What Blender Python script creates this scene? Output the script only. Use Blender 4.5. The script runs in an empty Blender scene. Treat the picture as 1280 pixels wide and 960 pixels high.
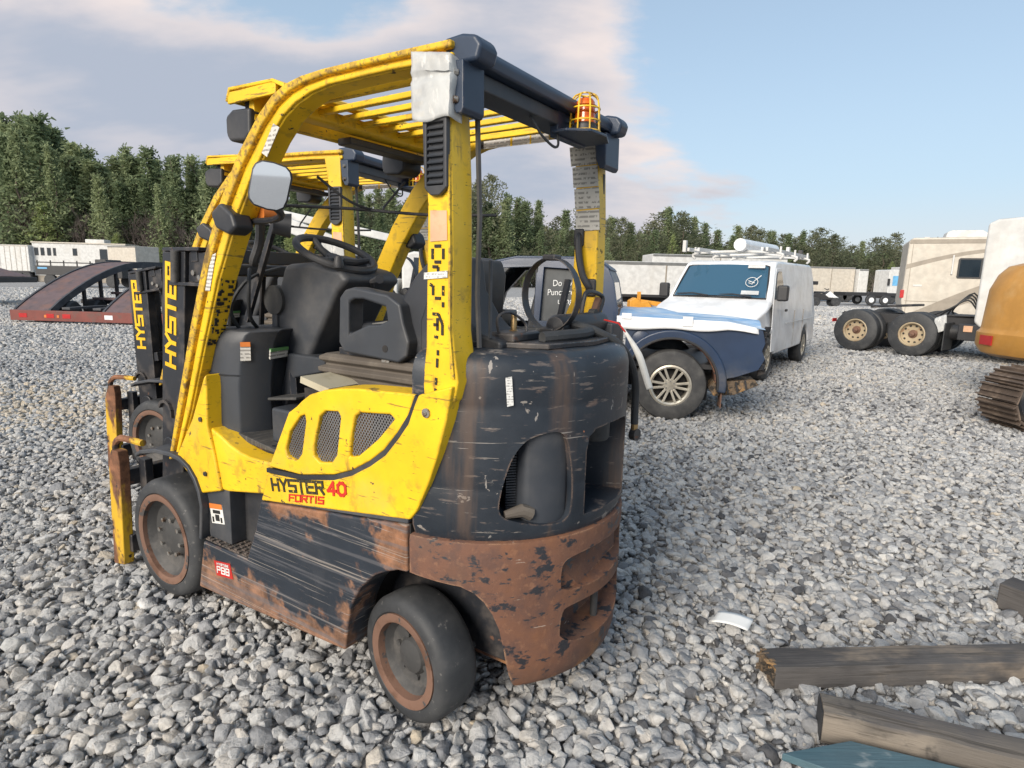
import bpy, bmesh, math, random
import numpy as np
from mathutils import Vector, Matrix
from mathutils.noise import noise as pnoise
sc = bpy.context.scene
COL = sc.collection
R = math.radians

# ------------------------------------------------------------ camera
CAM_H = 1.45
cam_d = bpy.data.cameras.new('camera'); cam = bpy.data.objects.new('camera', cam_d); COL.objects.link(cam)
cam_d.sensor_width = 36.0; cam_d.lens = 36.0*757/1280; cam_d.clip_start = .05; cam_d.clip_end = 5000
p_, r_ = .173, .0243
rt = Vector((1,0,0)); up = Vector((0,math.sin(p_),math.cos(p_))); fw = Vector((0,math.cos(p_),-math.sin(p_)))
X_ = math.cos(r_)*rt+math.sin(r_)*up; Y_ = -math.sin(r_)*rt+math.cos(r_)*up; Z_ = -fw
m_ = Matrix(((X_.x,Y_.x,Z_.x,0),(X_.y,Y_.y,Z_.y,0),(X_.z,Y_.z,Z_.z,CAM_H),(0,0,0,1)))
cam.matrix_world = m_
sc.camera = cam
sc.render.resolution_x = 1024; sc.render.resolution_y = 768

# ------------------------------------------------------------ sky, sun, exposure
SUN_EL, SUN_AZ = 26.0, 214.0         # compass angle of the sun, clockwise from +Y
sdir = Vector((math.sin(R(SUN_AZ))*math.cos(R(SUN_EL)), math.cos(R(SUN_AZ))*math.cos(R(SUN_EL)), math.sin(R(SUN_EL))))
world = bpy.data.worlds.new('World'); sc.world = world; world.use_nodes = True
wn = world.node_tree; wn.nodes.clear()
def wnode(t, **k):
    n = wn.nodes.new(t)
    for a, b in k.items(): setattr(n, a, b)
    return n
def wmath(op, a, b=None, clamp=False):
    n = wnode('ShaderNodeMath', operation=op, use_clamp=clamp)
    for i, v in enumerate((a, b)):
        if v is None: continue
        if isinstance(v, (int, float)): n.inputs[i].default_value = v
        else: wn.links.new(v, n.inputs[i])
    return n.outputs[0]
def wmap(v, a, b, c=0.0, d=1.0):
    n = wnode('ShaderNodeMapRange', interpolation_type='SMOOTHSTEP')
    wn.links.new(v, n.inputs[0])
    for i, q in enumerate((a, b, c, d)): n.inputs[i+1].default_value = q
    return n.outputs[0]
def wmix(f, a, b):
    n = wnode('ShaderNodeMix', data_type='RGBA')
    if isinstance(f, (int, float)): n.inputs[0].default_value = f
    else: wn.links.new(f, n.inputs[0])
    for i, v in ((6, a), (7, b)):
        if isinstance(v, tuple): n.inputs[i].default_value = (*v, 1)
        else: wn.links.new(v, n.inputs[i])
    return n.outputs[2]
sky = wnode('ShaderNodeTexSky', sky_type='NISHITA', sun_disc=False, sun_elevation=R(SUN_EL), sun_rotation=R(SUN_AZ), air_density=1.0, dust_density=1.2, ozone_density=1.6)
tc = wnode('ShaderNodeTexCoord'); sep = wnode('ShaderNodeSeparateXYZ'); wn.links.new(tc.outputs['Generated'], sep.inputs[0])
dx, dy, dz = sep.outputs
zz = wmath('ADD', wmath('MAXIMUM', dz, 0.0), .34)
comb = wnode('ShaderNodeCombineXYZ')
wn.links.new(wmath('DIVIDE', dx, zz), comb.inputs[0]); wn.links.new(wmath('DIVIDE', dy, zz), comb.inputs[1])
def wnoise(scale, detail, rough, off, sx=1, sy=1):
    mp = wnode('ShaderNodeMapping'); wn.links.new(comb.outputs[0], mp.inputs[0])
    mp.inputs['Location'].default_value = off; mp.inputs['Scale'].default_value = (sx, sy, 1)
    n = wnode('ShaderNodeTexNoise'); n.inputs['Scale'].default_value = scale; n.inputs['Detail'].default_value = detail; n.inputs['Roughness'].default_value = rough
    wn.links.new(mp.outputs[0], n.inputs[0]); return n.outputs['Fac']
n_big = wnoise(.8, 2, .5, (11.2, 3.4, 0), 1, 1.2)
n_mid = wnoise(1.9, 8, .55, (7.7, 4.2, 0), .9, 1.5)
n_tone = wnoise(1.5, 5, .55, (1.2, 9.3, 0), .8, 1.6)
side = wmap(wmath('ADD', dx, wmath('MULTIPLY', dz, .45)), .08, .62, .18, -.27)                     # the cloud bank thins out towards the right
high = wmath('MULTIPLY', wmap(dz, .25, .38, 0.0, -.30), wmap(dx, .05, -.25))
cov = wmath('ADD', wmath('ADD', wmath('MULTIPLY', n_big, .50), wmath('MULTIPLY', n_mid, .64)), wmath('ADD', side, high))
mask = wmath('MULTIPLY', wmap(cov, .495, .60), wmap(dz, .0, .07))
lit = wmath('MULTIPLY', wmap(cov, .76, .56), wmap(dz, .06, .22, .35, 1.0))     # thin upper edges catch warm light, the thick base stays slate
lit = wmath('ADD', wmath('MULTIPLY', lit, .75), wmath('MULTIPLY', wmap(n_tone, .45, .62), .35), True)
ccol = wmix(lit, (.24, .265, .32), (.47, .415, .40))
bg_clear = wnode('ShaderNodeVectorMath', operation='SCALE'); wn.links.new(sky.outputs[0], bg_clear.inputs[0]); bg_clear.inputs['Scale'].default_value = .078
pale = wmix(wmap(dz, .0, .42, .85, .50), bg_clear.outputs[0], (.305, .39, .465))     # thin high veil paling the blue
pale = wmix(wmap(dz, .0, .15, .60, .0), pale, (.43, .415, .41))
fin = wmix(wmath('MULTIPLY', mask, .95), pale, ccol)
bg = wnode('ShaderNodeBackground'); wn.links.new(fin, bg.inputs[0]); bg.inputs[1].default_value = 1.0
wo = wnode('ShaderNodeOutputWorld'); wn.links.new(bg.outputs[0], wo.inputs[0])

sun_d = bpy.data.lights.new('sun', 'SUN'); sun_d.energy = 2.6; sun_d.angle = R(34); sun_d.color = (1.0, .91, .79)
sun = bpy.data.objects.new('sun', sun_d); COL.objects.link(sun)
sun.rotation_euler = sdir.to_track_quat('Z', 'Y').to_euler()
sc.view_settings.view_transform = 'Standard'; sc.view_settings.look = 'None'
sc.view_settings.exposure = 0.95; sc.view_settings.gamma = 1.0; sc.view_settings.use_curve_mapping = False

# ------------------------------------------------------------ materials
def S(r, g, b):                     # sRGB 0..255 to linear
    f = lambda c: c/12.92 if c <= .04045 else ((c+.055)/1.055)**2.4
    return (f(r/255), f(g/255), f(b/255))
MATS = {}
def mat(name, base, rough=.5, metal=0.0, layers=(), bump=None, var=.12, vscale=4, spec=.5, coat=0, objrand=0, alpha=1, trans=0, edge=None):
    m = bpy.data.materials.new(name); m.use_nodes = True; MATS[name] = m
    nt = m.node_tree; N = nt.nodes; L = nt.links; b = N['Principled BSDF']
    def link_or(v, s):
        if hasattr(v, 'links'): L.new(v, s)
        elif isinstance(v, tuple): s.default_value = (*v, 1)
        else: s.default_value = v
    def mix(f, a, c):
        n = N.new('ShaderNodeMix'); n.data_type = 'RGBA'; link_or(f, n.inputs[0]); link_or(a, n.inputs[6]); link_or(c, n.inputs[7]); return n.outputs[2]
    def mixf(f, a, c):
        n = N.new('ShaderNodeMix'); link_or(f, n.inputs[0]); link_or(a, n.inputs[2]); link_or(c, n.inputs[3]); return n.outputs[0]
    tcn = N.new('ShaderNodeTexCoord')
    def noise(scale, detail=4, rough_=.6, stretch=(1,1,1), seed=0, rot=(0,0,0)):
        mp = N.new('ShaderNodeMapping'); L.new(tcn.outputs['Object'], mp.inputs[0])
        mp.inputs['Scale'].default_value = stretch; mp.inputs['Location'].default_value = (seed*3.7, seed*1.3, seed*2.1); mp.inputs['Rotation'].default_value = rot
        n = N.new('ShaderNodeTexNoise'); n.inputs['Scale'].default_value = scale; n.inputs['Detail'].default_value = detail; n.inputs['Roughness'].default_value = rough_
        L.new(mp.outputs[0], n.inputs[0]); return n.outputs['Fac']
    def rng(v, lo, hi, a=0., c=1.):
        n = N.new('ShaderNodeMapRange'); n.interpolation_type = 'SMOOTHSTEP'; L.new(v, n.inputs[0])
        for i, q in enumerate((lo, hi, a, c)): n.inputs[i+1].default_value = q
        return n.outputs[0]
    def mth(op, a, c):
        n = N.new('ShaderNodeMath'); n.operation = op; link_or(a, n.inputs[0]); link_or(c, n.inputs[1]); return n.outputs[0]
    col = base
    dark = tuple(c*(1-var) for c in base); lite = tuple(min(1, c*(1+var)) for c in base)
    if var: col = mix(rng(noise(vscale, 5, .6), .3, .7), dark, lite)
    if objrand:
        oi = N.new('ShaderNodeObjectInfo'); hs = N.new('ShaderNodeHueSaturation'); link_or(col, hs.inputs['Color'])
        L.new(mth('ADD', mth('MULTIPLY', oi.outputs['Random'], 2*objrand), 1-objrand), hs.inputs['Value']); col = hs.outputs[0]
    ro = rough
    sepn = None
    def axis(i):
        nonlocal sepn
        if sepn is None: sepn = N.new('ShaderNodeSeparateXYZ'); L.new(tcn.outputs['Object'], sepn.inputs[0])
        return sepn.outputs[i]
    for ly in layers:
        f = rng(noise(ly.get('scale', 5), ly.get('detail', 5), ly.get('nr', .62), ly.get('stretch', (1,1,1)), ly.get('seed', 1), ly.get('rot', (0,0,0))), ly['lo'], ly['hi'], 0, ly.get('amt', 1.))
        if 'zr' in ly:
            z0, z1 = ly['zr']; ax = axis(ly.get('ax', 2))
            f = mth('MULTIPLY', f, rng(ax, z0, z1) if z0 < z1 else rng(ax, z1, z0, 1., 0.))
        if 'zadd' in ly:             # the patch spreads as the coordinate goes z0 -> z1
            z0, z1, am = ly['zadd']; ax = axis(ly.get('ax', 2))
            g = rng(ax, z0, z1) if z0 < z1 else rng(ax, z1, z0, 1., 0.)
            nz = noise(ly.get('scale', 5), ly.get('detail', 5), ly.get('nr', .62), ly.get('stretch', (1,1,1)), ly.get('seed', 1))
            f = rng(mth('ADD', nz, mth('MULTIPLY', g, am)), ly['lo'], ly['hi'], 0, ly.get('amt', 1.))
        c2 = ly['col']
        if ly.get('cvar'): c2 = mix(rng(noise(ly.get('cscale', 14), 5, .7, (1,1,1), 9), .3, .7), tuple(c*(1-ly['cvar']) for c in c2), tuple(c*(1+ly['cvar']) for c in c2))
        col = mix(f, col, c2)
        if 'rough' in ly: ro = mixf(f, ro, ly['rough'])
    if edge:
        bv = N.new('ShaderNodeBevel'); bv.samples = 2; bv.inputs['Radius'].default_value = edge[1]
        ge = N.new('ShaderNodeNewGeometry'); vm = N.new('ShaderNodeVectorMath'); vm.operation = 'DOT_PRODUCT'
        L.new(bv.outputs[0], vm.inputs[0]); L.new(ge.outputs['Normal'], vm.inputs[1])
        ef = mth('MULTIPLY', rng(vm.outputs['Value'], .93, .995, 1., 0.), rng(noise(16, 5, .7, (1,1,1), 4), .46, .60))
        col = mix(ef, col, edge[0])
    link_or(col, b.inputs['Base Color']); link_or(ro, b.inputs['Roughness'])
    b.inputs['Metallic'].default_value = metal; b.inputs['Specular IOR Level'].default_value = spec
    if coat: b.inputs['Coat Weight'].default_value = coat; b.inputs['Coat Roughness'].default_value = .12
    if trans: b.inputs['Transmission Weight'].default_value = trans
    if alpha < 1: b.inputs['Alpha'].default_value = alpha
    if bump:
        bn = N.new('ShaderNodeBump'); bn.inputs['Strength'].default_value = bump[1]; bn.inputs['Distance'].default_value = bump[2] if len(bump) > 2 else .01
        L.new(noise(bump[0], 6, .65, bump[3] if len(bump) > 3 else (1,1,1), 6), bn.inputs['Height']); L.new(bn.outputs[0], b.inputs['Normal'])
    return m
RUSTC = (.17, .075, .038); DUST = (.30, .27, .235)
YEL = (.76, .475, .012)
mat('yellow_paint', YEL, .42, 0, [
    dict(col=(.62,.36,.02), scale=3, lo=.5, hi=.75, amt=.5, seed=2),
    dict(col=(.05,.035,.02), scale=26, lo=.66, hi=.70, seed=3, rough=.8),
    dict(col=(.16,.09,.03), scale=9, lo=.62, hi=.72, amt=.75, seed=5, stretch=(1,1,.35)),
    dict(col=(.11,.075,.03), scale=6, lo=.64, hi=.665, amt=.7, seed=12, stretch=(.6,1,9), rot=(0,.35,0)), dict(col=(.10,.07,.03), scale=34, lo=.63, hi=.67, amt=.7, seed=41, stretch=(.5,1,3)), dict(col=(.30,.19,.03), scale=12, lo=.56, hi=.68, amt=.5, seed=43),
    dict(col=DUST, scale=2.3, lo=.5, hi=.8, amt=.28, seed=7, rough=.75)], (60,.04,.003), edge=((.09,.05,.025), .006))
mat('yellow_worn', (.68,.42,.015), .5, 0, [
    dict(col=(.34,.21,.035), scale=30, lo=.40, hi=.66, seed=3, rough=.7, amt=.8),
    dict(col=(.10,.065,.04), scale=60, lo=.50, hi=.64, seed=4, rough=.8, amt=.7),
    dict(col=(.07,.045,.03), scale=11, lo=.60, hi=.68, seed=8, rough=.85, amt=.8, stretch=(.4,1,.4))], (60,.1,.004))
mat('yellow_rust_bar', (.60,.36,.02), .6, 0, [
    dict(col=RUSTC, scale=5, lo=.44, hi=.54, seed=3, rough=.85, cvar=.5, stretch=(1,1,.5)),
    dict(col=(.03,.022,.02), scale=12, lo=.60, hi=.66, seed=8, rough=.85)], (50,.15,.005))
NAVY = (.020, .026, .036)
mat('black_panel', NAVY, .42, 0, [
    dict(col=(.06,.065,.075), scale=3, lo=.45, hi=.7, amt=.5, seed=2),
    dict(col=(.20,.095,.05), scale=4.2, lo=.57, hi=.64, seed=11, rough=.8, cvar=.45, zadd=(.45,.68,.10)),
    dict(col=(.19,.10,.06), scale=5, lo=.58, hi=.66, seed=14, rough=.85, cvar=.5, zadd=(.36,.12,.22)),
    dict(col=(.32,.285,.25), scale=9, lo=.60, hi=.63, amt=.65, seed=6, stretch=(.10,1,14), rot=(0,-.10,0)),
    dict(col=(.10,.10,.11), scale=4, lo=.50, hi=.60, amt=.6, seed=26, stretch=(.3,1,11), rot=(0,-.10,0)),
    dict(col=(.30,.27,.25), scale=9, lo=.66, hi=.675, amt=.6, seed=16, stretch=(.35,1,16), rot=(0,-.12,0)),
    dict(col=(.42,.38,.34), scale=30, lo=.72, hi=.74, amt=.6, seed=9)], (40,.12,.004), edge=((.25,.13,.08), .006))
mat('black_counterweight', (.014,.019,.027), .46, 0, [
    dict(col=(.034,.042,.054), scale=3, lo=.42, hi=.7, amt=.6, seed=2),
    dict(col=(.26,.105,.05), scale=6.5, lo=.66, hi=.69, seed=5, rough=.85, cvar=.4), dict(col=(.05,.10,.14), scale=2.0, lo=.45, hi=.7, amt=.15, seed=31),
    dict(col=(.30,.27,.24), scale=11, lo=.655, hi=.665, amt=.75, seed=33, stretch=(1,1,1.6)), dict(col=(.16,.13,.115), scale=18, lo=.60, hi=.66, amt=.6, seed=35, stretch=(.5,.5,3)),
    dict(col=(.12,.075,.05), scale=4.5, lo=.55, hi=.66, amt=.55, seed=3, stretch=(1,1,.12), rough=.7),
    dict(col=(.17,.115,.09), scale=5, lo=.60, hi=.68, amt=.8, seed=17, stretch=(1,1,2.5), zr=(1.02,1.10), rough=.8),
    dict(col=(.30,.275,.25), scale=6, lo=.655, hi=.672, amt=.7, seed=6, stretch=(.4,.4,14)), dict(col=(.28,.25,.22), scale=11, lo=.665, hi=.68, amt=.55, seed=16, stretch=(.5,.5,5), rot=(.35,.2,0)), dict(col=(.30,.27,.24), scale=4, lo=.655, hi=.662, amt=.7, seed=46, stretch=(1,1,1.2)),
    dict(col=(.36,.33,.30), scale=7, lo=.67, hi=.682, amt=.7, seed=21, stretch=(2.4,2.4,.8)),
    dict(col=(.36,.34,.31), scale=24, lo=.69, hi=.71, amt=.6, seed=9)], (16,.12,.01), edge=((.22,.15,.11), .008))
mat('rust_iron', (.145,.068,.043), .80, 0, [
    dict(col=(.085,.048,.040), scale=14, lo=.46, hi=.66, seed=22, amt=.65),
    dict(col=(.25,.125,.07), scale=44, lo=.54, hi=.68, seed=23, amt=.45),
    dict(col=(.20,.085,.04), scale=3, lo=.5, hi=.7, seed=2, amt=.8),
    dict(col=(.10,.06,.045), scale=4, lo=.5, hi=.7, seed=4, amt=.7),
    dict(col=(.025,.025,.03), scale=11, lo=.575, hi=.62, seed=5, stretch=(1,1,1.6), rough=.5),
    dict(col=(.03,.03,.035), scale=26, lo=.60, hi=.64, seed=15, stretch=(.6,.6,1.8), rough=.5),
    dict(col=(.34,.16,.06), scale=5, lo=.5, hi=.66, seed=8, zr=(.34,.18), amt=.8),
    dict(col=(.42,.36,.30), scale=8, lo=.68, hi=.70, amt=.6, seed=6, stretch=(.8,.8,8))], (24,.25,.012), edge=((.33,.19,.11), .008))
mat('black_plastic', (.022,.024,.029), .5, 0, [dict(col=DUST, scale=3, lo=.42, hi=.8, amt=.20, seed=7, rough=.8)], (180,.06,.002))
mat('grey_plastic', (.034,.039,.048), .5, 0, [dict(col=DUST, scale=3, lo=.42, hi=.8, amt=.25, seed=7, rough=.8)], (160,.06,.002))
mat('black_metal', (.018,.020,.025), .42, 0, [dict(col=(.12,.10,.085), scale=6, lo=.48, hi=.72, amt=.55, seed=3, rough=.75), dict(col=(.15,.07,.04), scale=13, lo=.65, hi=.70, amt=.8, seed=9, rough=.85)], (40,.1,.004), edge=((.16,.14,.13), .005))
mat('navy_beam', (.018,.032,.060), .42, 0, [dict(col=(.10,.085,.075), scale=7, lo=.55, hi=.68, amt=.7, seed=3, rough=.8, zr=(2.07,2.11))], (40,.06,.003), edge=((.13,.12,.12), .005))
mat('dark_grime', (.013,.013,.014), .8, 0, [dict(col=(.07,.055,.045), scale=8, lo=.45, hi=.7, amt=.6, seed=3)], (30,.3,.01))
mat('rubber', (.027,.029,.032), .62, 0, [dict(col=(.10,.10,.10), scale=5, lo=.40, hi=.75, amt=.5, seed=3, rough=.85), dict(col=(.16,.15,.14), scale=40, lo=.63, hi=.68, amt=.5, seed=5)], (60,.15,.004))
mat('dusty_rubber', (.042,.042,.043), .75, 0, [dict(col=(.15,.145,.135), scale=7, lo=.36, hi=.75, amt=.55, seed=3, rough=.9)], (50,.2,.004))
mat('rim_rust', (.155,.085,.058), .8, 0, [dict(col=(.10,.05,.03), scale=9, lo=.5, hi=.65, seed=2), dict(col=(.05,.05,.05), scale=14, lo=.6, hi=.66, seed=4)], (60,.3,.004))
mat('rim_disc', (.045,.045,.045), .7, 0, [dict(col=(.13,.12,.11), scale=7, lo=.45, hi=.7, amt=.7, seed=2), dict(col=(.02,.02,.02), scale=8, lo=.55, hi=.65, amt=.8, seed=4)], (40,.2,.004))
mat('bolt_steel', (.32,.31,.29), .45, .7, [dict(col=(.12,.07,.04), scale=40, lo=.5, hi=.65, seed=2, rough=.8)])
mat('bare_steel', (.30,.29,.27), .4, .8)
mat('brass', (.42,.28,.13), .4, .8)
mat('seat_vinyl', (.030,.033,.040), .45, 0, [dict(col=DUST, scale=4, lo=.45, hi=.8, amt=.22, seed=4, rough=.8)], (120,.08,.002))
mat('bellows_rubber', (.095,.080,.066), .8, 0, [dict(col=(.18,.155,.125), scale=5, lo=.45, hi=.7, amt=.7, seed=4)], (50,.15,.004))
mat('floor_mat', (.045,.044,.043), .7, 0, [dict(col=(.15,.135,.12), scale=6, lo=.42, hi=.72, amt=.7, seed=4), dict(col=(.12,.11,.10), scale=8, lo=.55, hi=.6, amt=.7, seed=8, stretch=(8,1,1))], (50,.15,.004))
mat('step_grip', (.12,.095,.08), .85, 0, [dict(col=(.05,.045,.04), scale=50, lo=.5, hi=.56, seed=2)], (70,.8,.01))
mat('bag_plastic', (.56,.57,.56), .28, 0, [dict(col=(.30,.31,.33), scale=9, lo=.45, hi=.7, amt=.6, seed=2), dict(col=(.78,.77,.74), scale=16, lo=.56, hi=.64, amt=.8, seed=6, stretch=(1,1,.4))], (34,.5,.006,(1,1,.22)), alpha=.78)
mat('white_label', (.66,.66,.63), .6, 0, [dict(col=(.35,.34,.32), scale=14, lo=.5, hi=.75, amt=.4, seed=2)])
mat('pink_label', (.60,.36,.22), .65, 0, [dict(col=(.45,.23,.10), scale=22, lo=.5, hi=.7, amt=.6, seed=2)])
mat('orange_label', (.62,.18,.03), .6); mat('green_label', (.12,.30,.10), .6); mat('red_label', (.42,.022,.016), .5)
mat('ink', (.012,.012,.012), .7); mat('stencil_ink', (.022,.018,.012), .8, 0, [dict(col=YEL, scale=60, lo=.62, hi=.66, seed=2)])
mat('letter_yellow', (.74,.43,.008), .5, 0, [dict(col=NAVY, scale=30, lo=.67, hi=.72, seed=2)])
mat('letter_black', (.030,.026,.012), .6, 0, [dict(col=YEL, scale=70, lo=.62, hi=.66, seed=2, stretch=(1,1,.5))])
mat('letter_red', (.50,.025,.012), .55, 0, [dict(col=YEL, scale=60, lo=.66, hi=.70, seed=4)])
mat('amber_lens', (.62,.13,.008), .18, 0, [dict(col=(.40,.06,.004), scale=30, lo=.4, hi=.6, seed=2, stretch=(.1,.1,2))], coat=.4)
mat('mirror_glass', (.86,.89,.92), .03, 1.0, var=0)
mat('mesh_metal', (.20,.20,.205), .45, .5, var=.2)
mat('manual_paper', (.42,.385,.29), .8, 0, [dict(col=(.30,.27,.19), scale=8, lo=.5, hi=.7, seed=2)])
def print_mat(name, paper, inkc, rows, axis='Z', dens=.5, colscale=60):
    m = mat(name, paper, .65, 0, var=.08); nt = m.node_tree; N = nt.nodes; L = nt.links; b = N['Principled BSDF']
    src = b.inputs['Base Color'].links[0].from_socket
    tcn = N.new('ShaderNodeTexCoord'); sp = N.new('ShaderNodeSeparateXYZ'); L.new(tcn.outputs['Object'], sp.inputs[0])
    a = sp.outputs[axis]
    def mth(op, x, y):
        n = N.new('ShaderNodeMath'); n.operation = op
        for i, v in enumerate((x, y)):
            if isinstance(v, (int, float)): n.inputs[i].default_value = v
            else: L.new(v, n.inputs[i])
        return n.outputs[0]
    row = mth('GREATER_THAN', mth('SINE', mth('MULTIPLY', a, rows*6.283), 0), .1)
    mp = N.new('ShaderNodeMapping'); L.new(tcn.outputs['Object'], mp.inputs[0])
    s = [colscale]*3; s['XYZ'.index(axis)] = rows; mp.inputs['Scale'].default_value = s
    nz = N.new('ShaderNodeTexNoise'); nz.inputs['Scale'].default_value = 1.0; nz.inputs['Detail'].default_value = 3; L.new(mp.outputs[0], nz.inputs[0])
    f = mth('MULTIPLY', row, mth('GREATER_THAN', nz.outputs['Fac'], dens))
    mx = N.new('ShaderNodeMix'); mx.data_type = 'RGBA'; L.new(mth('MULTIPLY', f, .55), mx.inputs[0]); L.new(src, mx.inputs[6]); mx.inputs[7].default_value = (*inkc, 1)
    L.new(mx.outputs[2], b.inputs['Base Color']); return m
print_mat('printed_sheet', (.50,.49,.45), (.04,.04,.04), 55, 'Z', .46, 90)
print_mat('printed_tag', (.62,.62,.60), (.05,.05,.05), 130, 'Z', .50, 160)
print_mat('printed_sticker', (.58,.56,.52), (.05,.04,.035), 70, 'Z', .44, 70)

# ------------------------------------------------------------ mesh helpers
class MB:
    def __init__(s): s.bm = bmesh.new()
    def face(s, vs):
        try: return s.bm.faces.new(vs)
        except ValueError: return None
    def prism(s, poly, axis, a, b, shift=None):
        def mk(p, t):
            q = {'x': (t, p[0], p[1]), 'y': (p[0], t, p[1]), 'z': (p[0], p[1], t)}[axis]
            return s.bm.verts.new(q)
        A = [mk(p, a) for p in poly]; B = [mk(p, b) for p in poly]; n = len(poly)
        fs = [s.face(A[::-1]), s.face(B)]
        for i in range(n): fs.append(s.face([A[i], A[(i+1) % n], B[(i+1) % n], B[i]]))
        return s
    def box(s, x0, x1, y0, y1, z0, z1):
        return s.prism([(x0,y0),(x1,y0),(x1,y1),(x0,y1)], 'z', z0, z1)
    def obox(s, c, u, v, w):        # oriented box: centre and three half-axis vectors
        c, u, v, w = map(Vector, (c, u, v, w))
        V = [s.bm.verts.new(c+i*u+j*v+k*w) for i in (-1,1) for j in (-1,1) for k in (-1,1)]
        for f in ((0,1,3,2),(4,6,7,5),(0,4,5,1),(2,3,7,6),(0,2,6,4),(1,5,7,3)): s.face([V[i] for i in f])
        return s
    def bar(s, p, q, w, h, up=(0,0,1)):
        p, q = Vector(p), Vector(q); d = q-p; u = Vector(up)
        sd = d.cross(u)
        if sd.length < 1e-6: sd = d.cross(Vector((1,0,0)))
        sd.normalize(); u2 = sd.cross(d).normalized()
        return s.obox((p+q)/2, d/2, sd*w/2, u2*h/2)
    def tube(s, path, r, n=8, closed=False, cap=True, flat=None):
        P = [Vector(p) for p in path]; m = len(P); rings = []
        rs = r if isinstance(r, (list, tuple)) else [r]*m
        t0 = None; nrm = None
        for i in range(m):
            if closed: t = (P[(i+1) % m]-P[i-1])
            else: t = P[min(i+1, m-1)]-P[max(i-1, 0)]
            t.normalize()
            if nrm is None:
                a = Vector((0,0,1)) if abs(t.z) < .9 else Vector((1,0,0))
                nrm = (a-t*a.dot(t)).normalized()
            else:
                nrm = nrm-t*nrm.dot(t)
                nrm.normalize()
            bn = t.cross(nrm)
            ring = []
            for k in range(n):
                a = 2*math.pi*k/n; ca, sa = math.cos(a)*rs[i], math.sin(a)*rs[i]
                if flat: ca *= flat
                ring.append(s.bm.verts.new(P[i]+nrm*ca+bn*sa))
            rings.append(ring)
        cnt = m if closed else m-1
        for i in range(cnt):
            A, B = rings[i], rings[(i+1) % m]
            for k in range(n): s.face([A[k], A[(k+1) % n], B[(k+1) % n], B[k]])
        if cap and not closed: s.face(rings[0][::-1]); s.face(rings[-1])
        return s
    def cyl(s, p, q, r, n=16, r2=None): return s.tube([p, q], [r, r if r2 is None else r2], n)
    def lathe(s, prof, c, axis='y', n=32, closed=False, cap=True):
        c = Vector(c); rings = []
        for (r, a) in prof:
            ring = []
            for k in range(n):
                t = 2*math.pi*k/n; u, v = r*math.cos(t), r*math.sin(t)
                o = {'y': (u, a, v), 'x': (a, u, v), 'z': (u, v, a)}[axis]
                ring.append(s.bm.verts.new(c+Vector(o)))
            rings.append(ring)
        for i in range(len(rings)-1+(1 if closed else 0)):
            A, B = rings[i], rings[(i+1) % len(rings)]
            for k in range(n): s.face([A[k], A[(k+1) % n], B[(k+1) % n], B[k]])
        if not closed and cap:
            if prof[0][0] > 1e-4: s.face(rings[0][::-1])
            if prof[-1][0] > 1e-4: s.face(rings[-1])
        return s
    def loft(s, rings, cap=True):
        Rg = [[s.bm.verts.new(p) for p in r] for r in rings]; n = len(Rg[0])
        for A, B in zip(Rg, Rg[1:]):
            for k in range(n): s.face([A[k], A[(k+1) % n], B[(k+1) % n], B[k]])
        if cap: s.face(Rg[0][::-1]); s.face(Rg[-1])
        return s
    def grid(s, f, nu, nv):
        V = [[s.bm.verts.new(f(i/nu, j/nv)) for j in range(nv+1)] for i in range(nu+1)]
        for i in range(nu):
            for j in range(nv): s.face([V[i][j], V[i+1][j], V[i+1][j+1], V[i][j+1]])
        return s
    def radial(s, poly, r0, r1, sub=8):     # prism on a vertical cylinder about the origin; poly of (theta, z), theta from -x towards +y
        pts = []
        n = len(poly)
        for i in range(n):
            a, b = poly[i], poly[(i+1) % n]; k = max(1, int(abs(b[0]-a[0])/.12))
            for j in range(k): pts.append((a[0]+(b[0]-a[0])*j/k, a[1]+(b[1]-a[1])*j/k))
        mk = lambda p, r: s.bm.verts.new((-r*math.cos(p[0]), r*math.sin(p[0]), p[1]))
        A = [mk(p, r0) for p in pts]; B = [mk(p, r1) for p in pts]; n = len(pts)
        fa = s.face(A); fb = s.face(B[::-1])
        for i in range(n): s.face([A[i], B[i], B[(i+1) % n], A[(i+1) % n]])
        bmesh.ops.triangulate(s.bm, faces=[f for f in (fa, fb) if f]); return s
    def xform(s, f):
        for v in s.bm.verts: v.co = f(v.co)
        return s
    def mesh(s, name):
        bmesh.ops.recalc_face_normals(s.bm, faces=s.bm.faces[:])
        me = bpy.data.meshes.new(name); s.bm.to_mesh(me); s.bm.free(); return me
def obj(name, mb, m, parent=None, bevel=0, smooth=35, seg=2, loc=None):
    me = mb.mesh(name) if isinstance(mb, MB) else mb
    for k in (m if isinstance(m, (list, tuple)) else [m]):
        me.materials.append(MATS[k] if isinstance(k, str) else k)
    o = bpy.data.objects.new(name, me); COL.objects.link(o)
    if parent: o.parent = parent
    if loc: o.location = loc
    if smooth:
        me.shade_smooth(); me.set_sharp_from_angle(angle=R(smooth))
    if bevel:
        b = o.modifiers.new('bevel', 'BEVEL'); b.width = bevel; b.segments = seg; b.limit_method = 'ANGLE'; b.angle_limit = R(32); b.harden_normals = bool(smooth)
    return o
def tag(o, label, cat=None, group=None, kind=None):
    if label: o['label'] = label
    if cat: o['category'] = cat
    if group: o['group'] = group
    if kind: o['kind'] = kind
    return o
def thing(name, label, cat, loc=(0,0,0), rz=0, group=None, scale=1.0):
    o = bpy.data.objects.new(name, None); COL.objects.link(o); o.location = loc; o.rotation_euler = (0,0,rz); o.scale = (scale,)*3
    o.empty_display_size = .2
    return tag(o, label, cat, group)
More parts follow.
